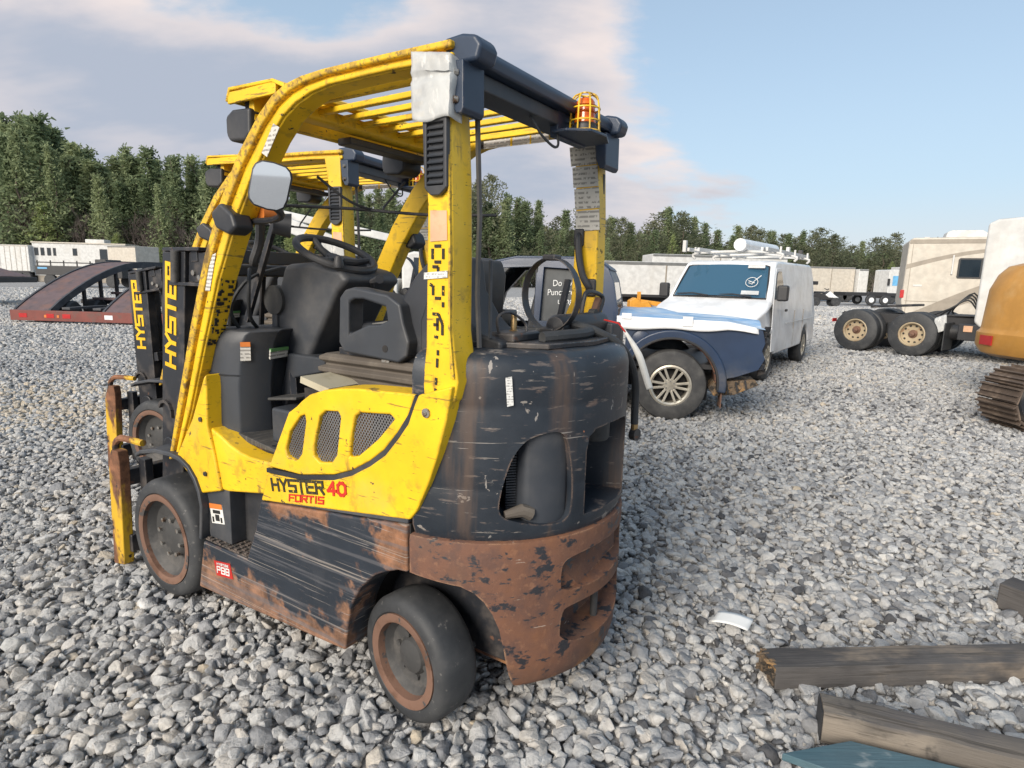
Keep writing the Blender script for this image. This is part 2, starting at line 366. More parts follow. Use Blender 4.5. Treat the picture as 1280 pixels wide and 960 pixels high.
def copy_tree(o, parent=None):
    c = o.copy(); COL.objects.link(c)
    if parent: c.parent = parent
    for ch in list(o.children): copy_tree(ch, c)
    return c
def boolean(o, cutters, op='DIFFERENCE'):
    tmp = []
    for c in cutters:
        me = c.mesh('cut'); t = bpy.data.objects.new('cut', me); COL.objects.link(t); tmp.append(t)
        md = o.modifiers.new('bool', 'BOOLEAN'); md.operation = op; md.object = t; md.solver = 'EXACT'
        if o.parent: t.parent = o.parent
    bev = [m for m in o.modifiers if m.type == 'BEVEL']
    for b in bev: b.show_viewport = False
    bpy.context.view_layer.update()
    dg = bpy.context.evaluated_depsgraph_get()
    new = bpy.data.meshes.new_from_object(o.evaluated_get(dg)); old = o.data; o.data = new; new.name = old.name
    for m in [m for m in o.modifiers if m.type == 'BOOLEAN']: o.modifiers.remove(m)
    for b in bev: b.show_viewport = True
    for i, b in enumerate(bev):                 # re-add so the bevel stays
        pass
    for t in tmp:
        d = t.data; bpy.data.objects.remove(t); bpy.data.meshes.remove(d)
    bpy.data.meshes.remove(old)
    new.shade_smooth(); new.set_sharp_from_angle(angle=R(30))
    return o
def quad(name, pts, m, parent=None, th=.0016, side=None):      # a thin plate on four (or more) planar points
    P = [Vector(p) for p in pts]; n = (P[1]-P[0]).cross(P[2]-P[0]).normalized()
    if side is not None and n.dot(Vector(side)) < 0: n = -n
    mb = MB(); A = [mb.bm.verts.new(p) for p in P]; B = [mb.bm.verts.new(p+n*th) for p in P]
    mb.face(A[::-1]); mb.face(B)
    for i in range(len(P)): mb.face([A[i], A[(i+1) % len(P)], B[(i+1) % len(P)], B[i]])
    return obj(name, mb, m, parent, smooth=0)
# block letters drawn as strokes on a unit cell (0..1, 0..1)
GL = {'H': [((0,0),(0,1)),((1,0),(1,1)),((0,.5),(1,.5))], 'Y': [((.02,1),(.5,.48)),((.98,1),(.5,.48)),((.5,.52),(.5,0))],
      'S': [((1,1),(0,1)),((0,1),(0,.5)),((0,.5),(1,.5)),((1,.5),(1,0)),((1,0),(0,0))], 'T': [((0,1),(1,1)),((.5,1),(.5,0))],
      'E': [((0,0),(0,1)),((0,1),(1,1)),((0,.5),(.85,.5)),((0,0),(1,0))], 'R': [((0,0),(0,1)),((0,1),(1,1)),((1,1),(1,.5)),((1,.5),(0,.5)),((.55,.5),(1,0))],
      '4': [((.75,0),(.75,1)),((.75,1),(0,.3)),((0,.3),(1,.3))], '0': [((.3,0),(0,.22)),((0,.2),(0,.8)),((0,.78),(.3,1)),((.3,1),(.7,1)),((.7,1),(1,.78)),((1,.8),(1,.2)),((1,.22),(.7,0)),((.7,0),(.3,0))],
      'F': [((0,0),(0,1)),((0,1),(1,1)),((0,.5),(.85,.5))], 'O': [((0,0),(0,1)),((0,1),(1,1)),((1,1),(1,0)),((1,0),(0,0))], 'I': [((.5,0),(.5,1))],
      'P': [((0,0),(0,1)),((0,1),(1,1)),((1,1),(1,.5)),((1,.5),(0,.5))], 'U': [((0,1),(0,0)),((0,0),(1,0)),((1,0),(1,1))],
      'A': [((0,0),(0,1)),((0,1),(1,1)),((1,1),(1,0)),((0,.5),(1,.5))], '1': [((.5,0),(.5,1))], '-': [((0,.5),(1,.5))],
      'C': [((1,1),(0,1)),((0,1),(0,0)),((0,0),(1,0))], 'V': [((0,1),(.5,0)),((.5,0),(1,1))], '8': [((0,0),(0,1)),((0,1),(1,1)),((1,1),(1,0)),((1,0),(0,0)),((0,.5),(1,.5))]}
def lettering(name, txt, org, u, v, h, w, gap, st, m, parent, slant=0, th=.0015):
    u, v, org = Vector(u).normalized(), Vector(v).normalized(), Vector(org); n = u.cross(v).normalized()
    mb = MB(); x = 0
    for ch in txt:
        k = .35 if ch in 'I1' else 1.0
        for (a, b) in GL.get(ch, []):
            A = Vector(((a[0])*w*k, a[1]*h)); B = Vector((b[0]*w*k, b[1]*h)); d = (B-A).normalized()*st*.5; A -= d; B += d
            s_ = Vector((-d.y, d.x))
            q = [A-s_, B-s_, B+s_, A+s_]
            P = [org+u*(x+p.x+slant*p.y)+v*p.y+n*.0004 for p in q]
            i0 = [mb.bm.verts.new(p) for p in P]; i1 = [mb.bm.verts.new(p+n*th) for p in P]
            mb.face(i1); 
            for i in range(4): mb.face([i0[i], i0[(i+1) % 4], i1[(i+1) % 4], i1[i]])
            th += .00005
        x += (w*k+gap)
    return obj(name, mb, m, parent, smooth=0)
def font_text(name, txt, org, u, v, size, m, parent, align='LEFT'):
    cu = bpy.data.curves.new(name, 'FONT'); cu.body = txt; cu.size = size; cu.extrude = .0008; cu.align_x = align; cu.resolution_u = 3
    t = bpy.data.objects.new(name, cu); COL.objects.link(t)
    dg = bpy.context.evaluated_depsgraph_get(); me = bpy.data.meshes.new_from_object(t.evaluated_get(dg)); bpy.data.objects.remove(t)
    u, v = Vector(u).normalized(), Vector(v).normalized(); n = u.cross(v).normalized()
    M4 = Matrix(((u.x,v.x,n.x,org[0]),(u.y,v.y,n.y,org[1]),(u.z,v.z,n.z,org[2]),(0,0,0,1))); me.transform(M4)
    me.materials.clear()
    return obj(name, me, m, parent, smooth=0)
def arc(cx, cz, r, a0, a1, n): return [(cx+r*math.cos(R(a0+(a1-a0)*i/n)), cz+r*math.sin(R(a0+(a1-a0)*i/n))) for i in range(n+1)]
def bez(pts, n=6):                  # smooth curve through points (Catmull-Rom)
    P = [Vector(p) for p in pts]; out = []
    for i in range(len(P)-1):
        a = P[max(i-1,0)]; b = P[i]; c = P[i+1]; d = P[min(i+2, len(P)-1)]
        for k in range(n):
            t = k/n; out.append(.5*((2*b)+(c-a)*t+(2*a-5*b+4*c-d)*t*t+(3*b-a-3*c+d)*t**3))
    out.append(P[-1]); return out
# ------------------------------------------------------------ forklift (x forward, y to its left, z up; rear axle at x=0)
def add_bevel(o, w, seg=2):
    b = o.modifiers.new('bevel', 'BEVEL'); b.width = w; b.segments = seg; b.limit_method = 'ANGLE'; b.angle_limit = R(32); b.harden_normals = True
    return o
def inset_plan(r, x0, ins, n=36):            # rounded rear plan outline of the counterweight
    rr = r-ins; a1 = math.acos(max(-1, min(1, -x0/rr)))
    return [(-rr*math.cos(a1-2*a1*i/n), rr*math.sin(a1-2*a1*i/n)) for i in range(n+1)]
def th(x, y): return math.atan2(y, -x)
MESHPOLY = [[(.530,.812),(.537,.835),(.510,.905),(.454,.968),(.428,.976),(.424,.955),(.452,.835),(.478,.806)],
            [(.388,.838),(.385,.880),(.350,.982),(.325,1.004),(.262,1.010),(.251,.995),(.274,.862),(.300,.832),(.360,.822)],
            [(.213,.868),(.199,.955),(.183,1.006),(.160,1.022),(.030,1.034),(.014,1.022),(.082,.950),(.172,.878)]]
def forklift(loc, rz, label, scale=1.0):
    t = thing('forklift', label, 'forklift', loc, rz, None, scale)
    P = lambda name, mb, m, bevel=0, **k: obj(name, mb, m, t, bevel, **k)
    # --- chassis core and side panels
    mb = MB(); mb.box(.26,1.12,-.372,.372,.14,.62); mb.box(-.30,.262,-.27,.27,.2,.62); mb.box(1.10,1.36,-.30,.30,.17,.82); mb.box(.62,1.17,-.40,.40,.618,.79)
    P('chassis', mb, 'black_metal', .006)
    SP = [(1.147,.126),(1.091,.347),(.795,.351),(.728,.49),(.69,.61),(-.041,.700),(-.043,.546),(.0,.541),(.052,.518),(.097,.494),(.132,.463),(.168,.424),(.195,.38),(.216,.335),(.229,.283),(.248,.17)]
    for s in (1,-1):
        a, b = sorted((s*.37, s*.50))
        P('side_panel', MB().prism(SP, 'y', a, b), 'black_panel', .008)
        a, b = sorted((s*.37, s*.494))
        P('side_ledge', MB().prism([(.688,.613),(-.041,.703),(-.043,.722),(.684,.634)], 'y', a, b), 'grey_plastic', .004)
        mb = MB(); a, b = sorted((s*.372, s*.492))
        mb.box(.80,1.085,a,b,.352,.358)
        for i in range(9):
            for j in range(5):
                x = .815+i*.031; y = s*(.385+j*.024+(i % 2)*.01)
                mb.box(x,x+.016,y-.006,y+.006,.358,.364)
        P('step_tread', mb, 'step_grip')
        P('wheel_well_liner', MB().prism([(.26,.15),(.245,.30),(.20,.40),(.13,.49),(.03,.55),(-.06,.57),(-.06,.62),(.30,.62),(.30,.15)], 'y', *sorted((s*.27, s*.375))), 'dark_grime')
    # --- front fender over the drive wheel
    for s in (1,-1):
        a, b = sorted((s*.24, s*.505)); mb = MB()
        outer = [(1.60,.632),(1.555,.655),(1.42,.684),(1.304,.690),(1.235,.684),(1.167,.656),(1.12,.612),(1.093,.565),(1.078,.50),(1.088,.42),(1.10,.35)]
        inner = [(1.118,.35),(1.106,.42),(1.097,.50),(1.110,.555),(1.135,.598),(1.178,.640),(1.24,.664),(1.304,.670),(1.42,.664),(1.555,.636),(1.60,.614)]
        mb.prism(outer+inner, 'y', a, b); P('fender', mb, 'grey_plastic', .006)
        P('step_riser', MB().prism([(1.085,.356),(1.078,.50),(1.094,.565),(1.125,.60),(.96,.59),(.925,.60),(.69,.630),(.79,.356)], 'y', *sorted((s*.374, s*.405))), 'black_plastic')
    # --- overhead guard: front legs and roof rails in one sweep
    outer = [(1.348,.646),(1.237,.925),(1.108,1.235),(.985,1.50),(.875,1.680),(.745,1.845),(.62,1.960),(.545,2.010),(.475,2.036),(.40,2.048),(.30,2.053),(.049,2.053),(-.19,2.050)]
    inner = [(-.19,1.975),(-.045,1.984),(.12,1.984),(.263,1.978),(.345,1.962),(.415,1.932),(.475,1.890),(.56,1.80),(.645,1.685),(.751,1.520),(.885,1.285),(1.015,1.015),(1.13,.80),(1.262,.66)]
    def lerpline(f): return [tuple(o[k]+(i[k]-o[k])*f for k in (0,1)) for o, i in zip(outer, [(1.262,.66),(1.13,.86),(1.00,1.13),(.885,1.37),(.78,1.545),(.665,1.70),(.545,1.84),(.475,1.905),(.415,1.94),(.345,1.966),(.263,1.98),(.035,1.984),(-.19,1.975)])]
    for s in (1,-1):
        a, b = sorted((s*.395, s*.468)); g = P('guard_rail', MB().prism(outer+lerpline(.66)[::-1], 'y', a, b), 'yellow_paint', .007)
        a, b = sorted((s*.40, s*.486)); obj('guard_rail_rim', MB().prism(outer+lerpline(.27)[::-1], 'y', a, b), 'yellow_worn', g, .007)
        a, b = sorted((s*.40, s*.478)); obj('guard_rail_web', MB().prism(lerpline(.38)+lerpline(.62)[::-1], 'y', a, b), 'yellow_paint', g, .006)
        a, b = sorted((s*.415, s*.492))
        leg = [(1.272,.664),(1.262,.690),(1.13,.86),(1.02,1.055),(1.016,1.0),(1.026,.847),(.990,.729),(.958,.588),(1.10,.548),(1.15,.590),(1.195,.620)]
        f = P('leg_cowl', MB().prism(leg, 'y', a, b), 'yellow_paint', .010)
        for (x, z) in ((1.062,.867),(1.053,.643)):
            obj('cowl_bolt', MB().cyl((x,s*.490,z),(x,s*.499,z),.010,10), 'black_metal', f)
        a, b = sorted((s*.395, s*.482))
        P('lower_trim', MB().prism([(1.022,.838),(.955,.815),(.895,.788),(.83,.770),(.770,.762),(.70,.762),(.618,.766),(.690,.632),(.92,.592),(.962,.590),(.992,.725)], 'y', a, b), 'yellow_paint', .010)
        a, b = sorted((s*.425, s*.506))
        mb = MB().prism([(.895,1.655),(.835,1.690),(.765,1.648),(.745,1.60),(.79,1.575),(.87,1.60)], 'y', a, b)
        P('leg_cap', mb, 'black_plastic', .014)
    # --- engine hood with three mesh vents, lower panel with the lettering
    hood = [(.640,.752),(.515,.972),(.470,1.000),(.443,1.022),(.40,1.050),(.327,1.074),(.24,1.090),(.166,1.098),(-.073,1.110),(-.04,1.03),(-.002,.985),(.055,.920),(.119,.872),(.20,.825),(.288,.792),(.46,.757)]
    for s in (1,-1):
        a, b = sorted((s*.39, s*.492)); h = P('hood_side', MB().prism(hood, 'y', a, b), 'yellow_paint')
        boolean(h, [MB().prism(p, 'y', -.6 if s < 0 else .3, -.3 if s < 0 else .6) for p in MESHPOLY]); add_bevel(h, .012, 3)
        obj('vent_backing', MB().box(.0,.56,*sorted((s*.36, s*.385)),.79,1.04), 'dark_grime', h)
        for p in MESHPOLY:
            mb = MB(); xs = [q[0] for q in p]; zs = [q[1] for q in p]; x0, x1, z0, z1 = min(xs), max(xs), min(zs), max(zs)
            def inside(x, z):
                c = False
                for (ax, az), (bx, bz) in zip(p, p[1:]+p[:1]):
                    if (az > z) != (bz > z) and x < (bx-ax)*(z-az)/(bz-az)+ax: c = not c
                return c
            dx_, dz_ = .0125, .0085; i = 0; z = z0
            while z < z1:
                x = x0+(dx_/2 if i % 2 else 0)
                while x < x1:
                    for ex in (1,-1):
                        if inside(x+ex*dx_/4, z+dz_/2): mb.bar((x,s*.478,z),(x+ex*dx_/2,s*.478,z+dz_),.0032,.0025,(0,1,0))
                    x += dx_
                z += dz_; i += 1
            o = obj('vent_mesh', mb, 'mesh_metal', h, smooth=0); o['kind'] = 'stuff'
        a, b = sorted((s*.39, s*.496))
        low = [(.640,.728),(.690,.612),(-.050,.718),(-.080,.756),(-.125,.850),(-.160,.945),(-.190,1.045),(-.210,1.15),(-.085,1.11),(-.073,1.085),(-.045,1.018),(-.006,.968),(.05,.905),(.115,.858),(.20,.810),(.288,.776),(.46,.741)]
        P('lower_panel', MB().prism(low, 'y', a, b), 'yellow_paint', .007)
        gro = [(.650,.746),(.46,.757),(.288,.792),(.20,.825),(.119,.872),(.055,.920),(-.002,.985),(-.045,1.045),(-.073,1.108)]
        gri = [(-.085,1.10),(-.058,1.03),(-.016,.968),(.043,.903),(.108,.855),(.193,.808),(.285,.775),(.46,.740),(.650,.730)]
        P('panel_groove', MB().prism(gro+gri, 'y', *sorted((s*.40, s*.4935))), 'black_plastic')
    mb = MB(); mb.box(-.20,.50,-.40,.40,.62,1.035); P('hood_deck', mb, 'black_metal', .02)
    # --- writing on the lower panel (left side faces the viewer, right side the same)
    for s in (1,-1):
        u = Vector((-.283*s,0,.047 if s > 0 else -.047)).normalized(); v = Vector((0,0,1)); y = s*.497
        if s > 0: A, B, C_ = (.612,y,.672), (.312,y,.722), (.520,y,.652)
        else: A, B, C_ = (.315,y,.72), (.60,y,.675), (.335,y,.683)
        v = u.cross(Vector((0,s,0))); v = v if v.z > 0 else -v
        lettering('model_lettering', 'HYSTER', A, u, v, .040, .036, .013, .0095, 'letter_black', t)
        lettering('capacity_number', '40', B, u, v, .040, .036, .014, .0105, 'letter_red', t, .1)
        lettering('series_lettering', 'FORTIS', C_, u, v, .022, .026, .009, .0055, 'letter_red', t, .25)
    # --- rear pillars
    pil = [(-.071,2.02),(-.096,1.864),(-.107,1.634),(-.101,1.247),(-.080,1.09),(-.205,1.10),(-.218,1.16),(-.196,1.30),(-.196,1.50),(-.192,1.70),(-.180,1.90),(-.178,2.02)]
    for s in (1,-1):
        a, b = (.385, .480) if s > 0 else (-.510, -.432); pl = P('rear_pillar', MB().prism(pil if s > 0 else [(-.060,2.02),(-.085,1.864),(-.095,1.634),(-.085,1.36),(-.03,1.24),(-.02,1.10)]+pil[5:], 'y', a, b), 'yellow_paint', .008)
        a, b = sorted((s*.38, s*.488))
        obj('pillar_edge', MB().prism([(-.176,1.86),(-.184,1.70),(-.188,1.50),(-.188,1.30),(-.198,1.17),(-.210,1.17),(-.1945,1.30),(-.1945,1.50),(-.190,1.70),(-.183,1.86)], 'y', *sorted((s*.47, s*.4865))), 'yellow_worn', pl)
        if s > 0: P('pillar_seal', MB().tube([(-.206,s*.388,1.90),(-.216,s*.384,1.62),(-.212,s*.384,1.40),(-.222,s*.384,1.25)], .008, 6), 'black_plastic')
        fr = obj('air_vent', MB().prism([(-.103,1.862),(-.186,1.862),(-.188,1.684),(-.172,1.672),(-.162,1.664),(-.132,1.664),(-.122,1.672),(-.110,1.684)], 'y', *sorted((s*.478, s*.496))), 'black_plastic', pl)
        boolean(fr, [MB().box(-.174,-.118,*sorted((s*.484, s*.6)),1.690,1.85)]); add_bevel(fr, .004)
        lv = MB()
        for k in range(9): lv.obox((-.146,s*.4895,1.70+k*.0175),(.0275,0,0),(0,.0055*s,-.0045),(0,.001,.0014))
        P('vent_louvers', lv, 'grey_plastic')
        b_ = MB().cyl((-.119,s*.494,1.062),(-.119,s*.502,1.062),.014,12); b_.cyl((-.119,s*.501,1.062),(-.119,s*.506,1.062),.006,8); P('pillar_bolt', b_, 'bolt_steel')
    # stencilled characters running up the pillar
    for ch in ([(-.128,1.525,-.128,1.497),(-.166,1.525,-.166,1.497),(-.135,1.532,-.158,1.532),(-.135,1.489,-.158,1.489)], [(-.148,1.476,-.148,1.45),(-.148,1.476,-.128,1.476)],
              [(-.130,1.425,-.130,1.398),(-.166,1.425,-.166,1.398),(-.137,1.390,-.158,1.390),(-.166,1.380,-.166,1.366),(-.118,1.428,-.127,1.424)],
              [(-.128,1.346,-.150,1.346),(-.150,1.346,-.164,1.318),(-.146,1.335,-.146,1.300),(-.164,1.318,-.164,1.288),(-.150,1.316,-.132,1.316),(-.135,1.283,-.148,1.281)],
              [(-.148,1.245,-.148,1.230),(-.146,1.221,-.145,1.195)], [(-.142,1.165,-.141,1.145),(-.140,1.134,-.138,1.112)]):
        mb = MB()
        for x0, z0, x1, z1 in ch: mb.bar((x0,.4815,z0),(x1,.4815,z1),.0085,.0022,(0,1,0))
        P('stencil_character', mb, 'stencil_ink', smooth=0)
    for pts in ([(.98,.30,1.46),(.90,.36,1.40),(.95,.33,1.28),(1.02,.25,1.22)], [(1.06,.10,1.47),(1.02,.28,1.42),(1.06,.34,1.30),(1.05,.30,1.20)], [(.70,-.16,1.44),(.74,-.22,1.36),(.86,-.22,1.25),(.90,-.20,1.12)]): P('dash_cable', MB().tube(bez(pts, 5), .008, 6), 'rubber')
    P('switch_panel', MB().obox((.655,.02,1.452),(.035,0,.013),(0,.05,0),(-.003,0,.008)), 'navy_beam', .004); P('key_switch', MB().cyl((.70,.13,1.478),(.695,.13,1.490),.013,12), 'bolt_steel')
    quad('inspection_sticker', [(-.120,.4805,1.627),(-.178,.4805,1.625),(-.180,.4805,1.547),(-.120,.4805,1.544)], 'pink_label', t, .002, (0,1,0))
    quad('barcode_sticker', [(-.099,.4825,1.459),(-.183,.4825,1.466),(-.183,.4825,1.447),(-.099,.4825,1.441)], 'printed_tag', t, .002, (0,1,0))
    # --- roof: longitudinal bars, front header, visor, rear beam
    for k in range(8):
        y = .35-k*.100; P('roof_bar', MB().bar((-.10,y,2.020),(.62,y,2.014),.024,.020), 'yellow_paint', .004)
    mb = MB().prism([(.585,2.030),(.585,1.990),(.60,1.984),(.66,1.986),(.67,1.998),(.64,2.030)], 'y', -.40, .40)
    P('roof_header', mb, 'yellow_paint', .006)
    v = P('visor', MB().prism([(.50,2.045),(.56,2.068),(.800,2.074),(.822,2.030),(.812,2.028),(.792,2.062),(.562,2.056),(.50,2.030)], 'y', -.47, .47), 'yellow_paint')
    boolean(v, [MB().box(.63,.73,y-.05,y+.05,2.0,2.1) for y in (.24,.08,-.08,-.24)]); add_bevel(v, .004)
    P('visor_wall', MB().box(.545,.81,.455,.468,2.020,2.058), 'yellow_paint', .003); P('visor_wall', MB().box(.545,.81,-.468,-.455,2.020,2.058), 'yellow_paint', .003)
    P('visor_rail', MB().prism([(.70,1.962),(.72,1.957),(.735,1.99),(.72,2.06),(.705,2.06)], 'y', -.44, .44), 'yellow_paint', .003)
    P('wiper_box', MB().box(.625,.70,-.40,.08,1.945,1.972), 'black_plastic', .006)
    for y in (.40,-.36):
        h = P('headlight', MB().prism([(.700,2.000),(.705,1.915),(.735,1.895),(.825,1.900),(.842,1.925),(.842,1.985),(.80,2.005)], 'y', y-.06, y+.06), 'black_plastic', .012)
        obj('light_bracket', MB().box(.745,.775,y-.025,y+.025,1.99,2.066), 'black_metal', h, .003)
        obj('lens', MB().box(.838,.848,y-.045,y+.045,1.918,1.982), 'white_label', h, .004)
    # rear beam with end caps and drop brackets
    P('rear_beam', MB().prism([(-.12,2.050),(-.175,2.058),(-.225,2.050),(-.238,2.030),(-.232,2.002),(-.12,2.002)], 'y', -.44, .38), 'navy_beam', .008)
    P('rear_beam_plate', MB().box(-.20,-.10,-.40,.39,1.955,2.001), 'grey_plastic', .006)
    P('roof_rear_member', MB().box(-.098,-.040,-.395,.395,1.992,2.045), 'yellow_paint', .006)
    for s in (1,-1):
        a, b = (.385, .468) if s > 0 else (-.500, -.425); P('beam_end_cap', MB().prism([(-.150,2.062),(-.21,2.066),(-.255,2.056),(-.275,2.030),(-.262,1.992),(-.150,1.990)], 'y', a, b), 'navy_beam', .012)
        a, b = sorted((s*.39, s*(.484 if s > 0 else .514))); br = P('drop_bracket', MB().prism([(-.178,1.996),(-.230,1.996),(-.232,1.878),(-.224,1.866),(-.206,1.868),(-.190,1.90)], 'y', a, b), 'navy_beam', .004)
        for z in (1.965,1.900): obj('bracket_bolt', MB().cyl((-.212,s*.482,z),(-.205,s*.491,z),.009,8), 'bolt_steel', br)
    for y in (.2,-.06,-.30): P('beam_plug', MB().cyl((-.180,y,2.050),(-.184,y,2.060),.014,10), 'black_plastic')
    # warning strip along the inside of the right rail
    st = P('warning_strip', MB().box(.02,.36,-.3955,-.392,1.985,2.028), 'printed_sticker', smooth=0)
    for (x0, x1, m) in ((.335,.362,'ink'),(.19,.20,'yellow_paint'),(.10,.106,'yellow_paint')): obj('strip_mark', MB().box(x0,x1,-.3925,-.3905,1.984,2.029), m, st, smooth=0)
    # --- beacon in its wire cage, on a bracket behind the right pillar
    bx, by, bz = -.255, -.160, 1.940
    bk = P('beacon_bracket', MB().prism([(-.19,-.30),(-.19,-.05),(-.245,-.045),(-.315,-.09),(-.325,-.19),(-.29,-.285)], 'z', bz-.012, bz-.002), 'navy_beam', .003)
    obj('bracket_arm', MB().box(-.20,-.17,-.28,-.07,1.92,2.01), 'navy_beam', bk, .003)
    be = P('beacon', MB().lathe([(.0,.080),(.024,.078),(.031,.068),(.034,.03),(.037,.0),(.0,.0)], (bx,by,bz+.032), 'z', 24), 'amber_lens')
    obj('beacon_base', MB().lathe([(.041,0),(.041,.022),(.037,.032),(0,.032)], (bx,by,bz), 'z', 20), 'black_plastic', be)
    for k in range(0, 5, 2): obj('lens_rib', MB().lathe([(.0355,-.002),(.0385,0),(.0355,.002)], (bx,by,bz+.044+k*.011), 'z', 24, cap=False), 'amber_lens', be)
    mb = MB()
    for k in range(8):
        a = 2*math.pi*k/8; c, s_ = math.cos(a), math.sin(a)
        mb.tube(bez([(bx+.053*c,by+.053*s_,bz),(bx+.050*c,by+.050*s_,bz+.07),(bx+.043*c,by+.043*s_,bz+.112),(bx+.022*c,by+.022*s_,bz+.126)],3), .0030, 6)
    for (rr, z) in ((.053,.005),(.0515,.038),(.049,.078),(.022,.126)): mb.tube([(bx+rr*math.cos(2*math.pi*k/24),by+rr*math.sin(2*math.pi*k/24),bz+z) for k in range(24)], .0030, 6, True)
    P('beacon_cage', mb, 'yellow_paint')
    P('beacon_cable', MB().tube(bez([(-.16,.06,1.97),(-.19,.07,1.94),(-.21,.05,1.90),(-.22,-.01,1.875),(-.21,-.06,1.89),(-.20,-.07,1.93)]), .0045, 6), 'rubber')
    # four inspection sheets on the inner face of the right pillar, grab handle under them
    for q in ([(-.060,1.962),(-.172,1.964),(-.180,1.892),(-.070,1.890)],[(-.076,1.886),(-.184,1.888),(-.192,1.810),(-.084,1.808)],[(-.088,1.802),(-.194,1.806),(-.202,1.728),(-.096,1.724)],[(-.098,1.718),(-.200,1.722),(-.206,1.644),(-.104,1.640)]):
        quad('inspection_sheet', [(x+.004,-.4305,z) for x, z in q], 'printed_sheet', t, .0022, (0,1,0))
    h = P('grab_handle', MB().tube(bez([(-.115,-.43,1.625),(-.120,-.412,1.61),(-.130,-.405,1.54),(-.148,-.405,1.47),(-.172,-.414,1.425),(-.178,-.432,1.415)],5), .014, 10), 'black_plastic')
    for (x, z) in ((-.115,1.615),(-.176,1.420)): obj('handle_foot', MB().obox((x,-.428,z),(.022,0,.0),(0,.009,0),(0,0,.035)), 'black_plastic', h, .008)
    # --- dash: rounded cowl, steering column, steering wheel, levers
    pts = [(1.185,-.40),(1.195,0),(1.185,.34),(1.16,.40),(1.12,.425),(1.06,.432),(.99,.425),(.945,.40),(.918,.35),(.905,.28),(.94,.24),(.98,.0),(.94,-.24),(.905,-.30),(.925,-.38),(.99,-.425),(1.10,-.425)]
    mb = MB(); mb.loft([[(x, y, .79) for x, y in pts], [(x-.005, y, 1.0) for x, y in pts], [(x-.03, y*.985, 1.17) for x, y in pts], [(x-.045, y*.965, 1.205) for x, y in pts], [(x-.055, y*.93, 1.222) for x, y in pts]])
    P('front_cowl', mb, 'grey_plastic', .006)
    P('cowl_seam', MB().tube([(x+.001, y, 1.045) for x, y in [(p[0]-.008, p[1]*1.002) for p in pts]], .0035, 5, True), 'black_plastic')
    P('footwell', MB().prism([(1.12,.80),(1.06,.82),(.98,.90),(.93,1.02),(.90,1.12),(.66,1.12),(.68,1.06),(.86,1.02),(.93,.88),(.95,.80)], 'y', -.30, .20), 'grey_plastic', .012)
    P('steering_column', MB().prism([(1.03,1.08),(.82,1.08),(.62,1.38),(.56,1.425),(.60,1.465),(.77,1.495),(.94,1.485),(1.02,1.30)], 'y', -.13, .17), 'grey_plastic', .025, seg=3)
    P('dash_display', MB().obox((.80,.0,1.505),(.07,0,.012),(0,.10,0),(-.003,0,.014)), 'navy_beam', .008)
    cS = Vector((.735,.07,1.530)); nS = Vector((-.42,0,.91)).normalized(); uS = Vector((0,1,0)); vS = nS.cross(uS)
    sw = P('steering_wheel', MB().tube([cS+uS*.158*math.cos(2*math.pi*k/40)+vS*.158*math.sin(2*math.pi*k/40) for k in range(40)], .0155, 10, True), 'black_plastic')
    mb = MB()
    for a in (20,160,270): mb.tube([cS-nS*.03, cS-nS*.02+(uS*math.cos(R(a))+vS*math.sin(R(a)))*.09, cS+(uS*math.cos(R(a))+vS*math.sin(R(a)))*.15], [.02,.014,.011], 8)
    obj('wheel_spokes', mb, 'black_plastic', sw); obj('wheel_hub', MB().cyl(cS-nS*.10, cS-nS*.01, .045, 16, .035), 'black_plastic', sw)
    obj('spinner_knob', MB().lathe([(0,0),(.018,.002),(.020,.02),(.012,.045),(0,.047)], cS+uS*.10+vS*.14, 'z', 12), 'black_plastic', sw)
    for (p, q, r) in (((1.02,.12,1.46),(1.04,.10,1.13),.05),): P('column_pivot', MB().cyl((1.0,.185,1.335),(1.0,.15,1.335),.062,20), 'rim_disc'); P('pivot_link', MB().bar((1.0,.172,1.33),(1.0,.178,1.02),.034,.02,(0,1,0)), 'grey_plastic', .006)
    # dark struts behind the windscreen line and the mirror
    P('dash_strut', MB().tube(bez([(.955,.28,1.745),(.985,.24,1.69),(1.05,.2,1.58),(1.10,.2,1.49),(1.13,.16,1.47)],4), .019, 8), 'black_plastic')
    P('dash_strut', MB().bar((.885,.22,1.71),(1.135,.22,1.24),.026,.02,(0,1,0)), 'black_metal', .003)
    P('dash_crossbar', MB().bar((1.12,-.40,1.455),(1.12,.38,1.455),.05,.05), 'black_plastic', .01)
    P('mirror_rod', MB().tube(bez([(.80,.30,1.700),(.60,.10,1.70),(.40,-.10,1.69),(.20,-.30,1.70)],4), .006, 6), 'black_metal')
    P('cable', MB().tube(bez([(.62,.25,1.80),(.56,.15,1.72),(.56,.0,1.70),(.64,-.12,1.74),(.70,-.3,1.86)],5), .005, 6), 'rubber')
    mh = P('rear_mirror', MB().prism([(-.030,-.078),(-.048,-.064),(-.055,-.035),(-.058,.04),(-.052,.060),(-.036,.073),(-.0,.077),(.034,.074),(.052,.060),(.058,.04),(.060,-.04),(.056,-.060),(.040,-.076),(.0,-.081)], 'y', -.014, .0), 'black_plastic', .006)
    mg = obj('mirror_glass', MB().prism([(-.028,-.073),(-.044,-.060),(-.050,-.034),(-.053,.038),(-.047,.056),(-.034,.068),(0,.072),(.031,.069),(.047,.056),(.053,.038),(.055,-.038),(.051,-.056),(.037,-.071),(0,-.076)], 'y', .0005, .003), 'mirror_glass', mh, smooth=0)
    mh.location = (.498,.535,1.722); mh.rotation_euler = (R(-4.2), R(-11), R(50)); mh.scale = (1.05,1.0,.95)
    P('mirror_arm', MB().tube(bez([(.505,.52,1.66),(.55,.46,1.64),(.66,.42,1.63),(.80,.41,1.63)],4), .012, 8), 'black_metal')
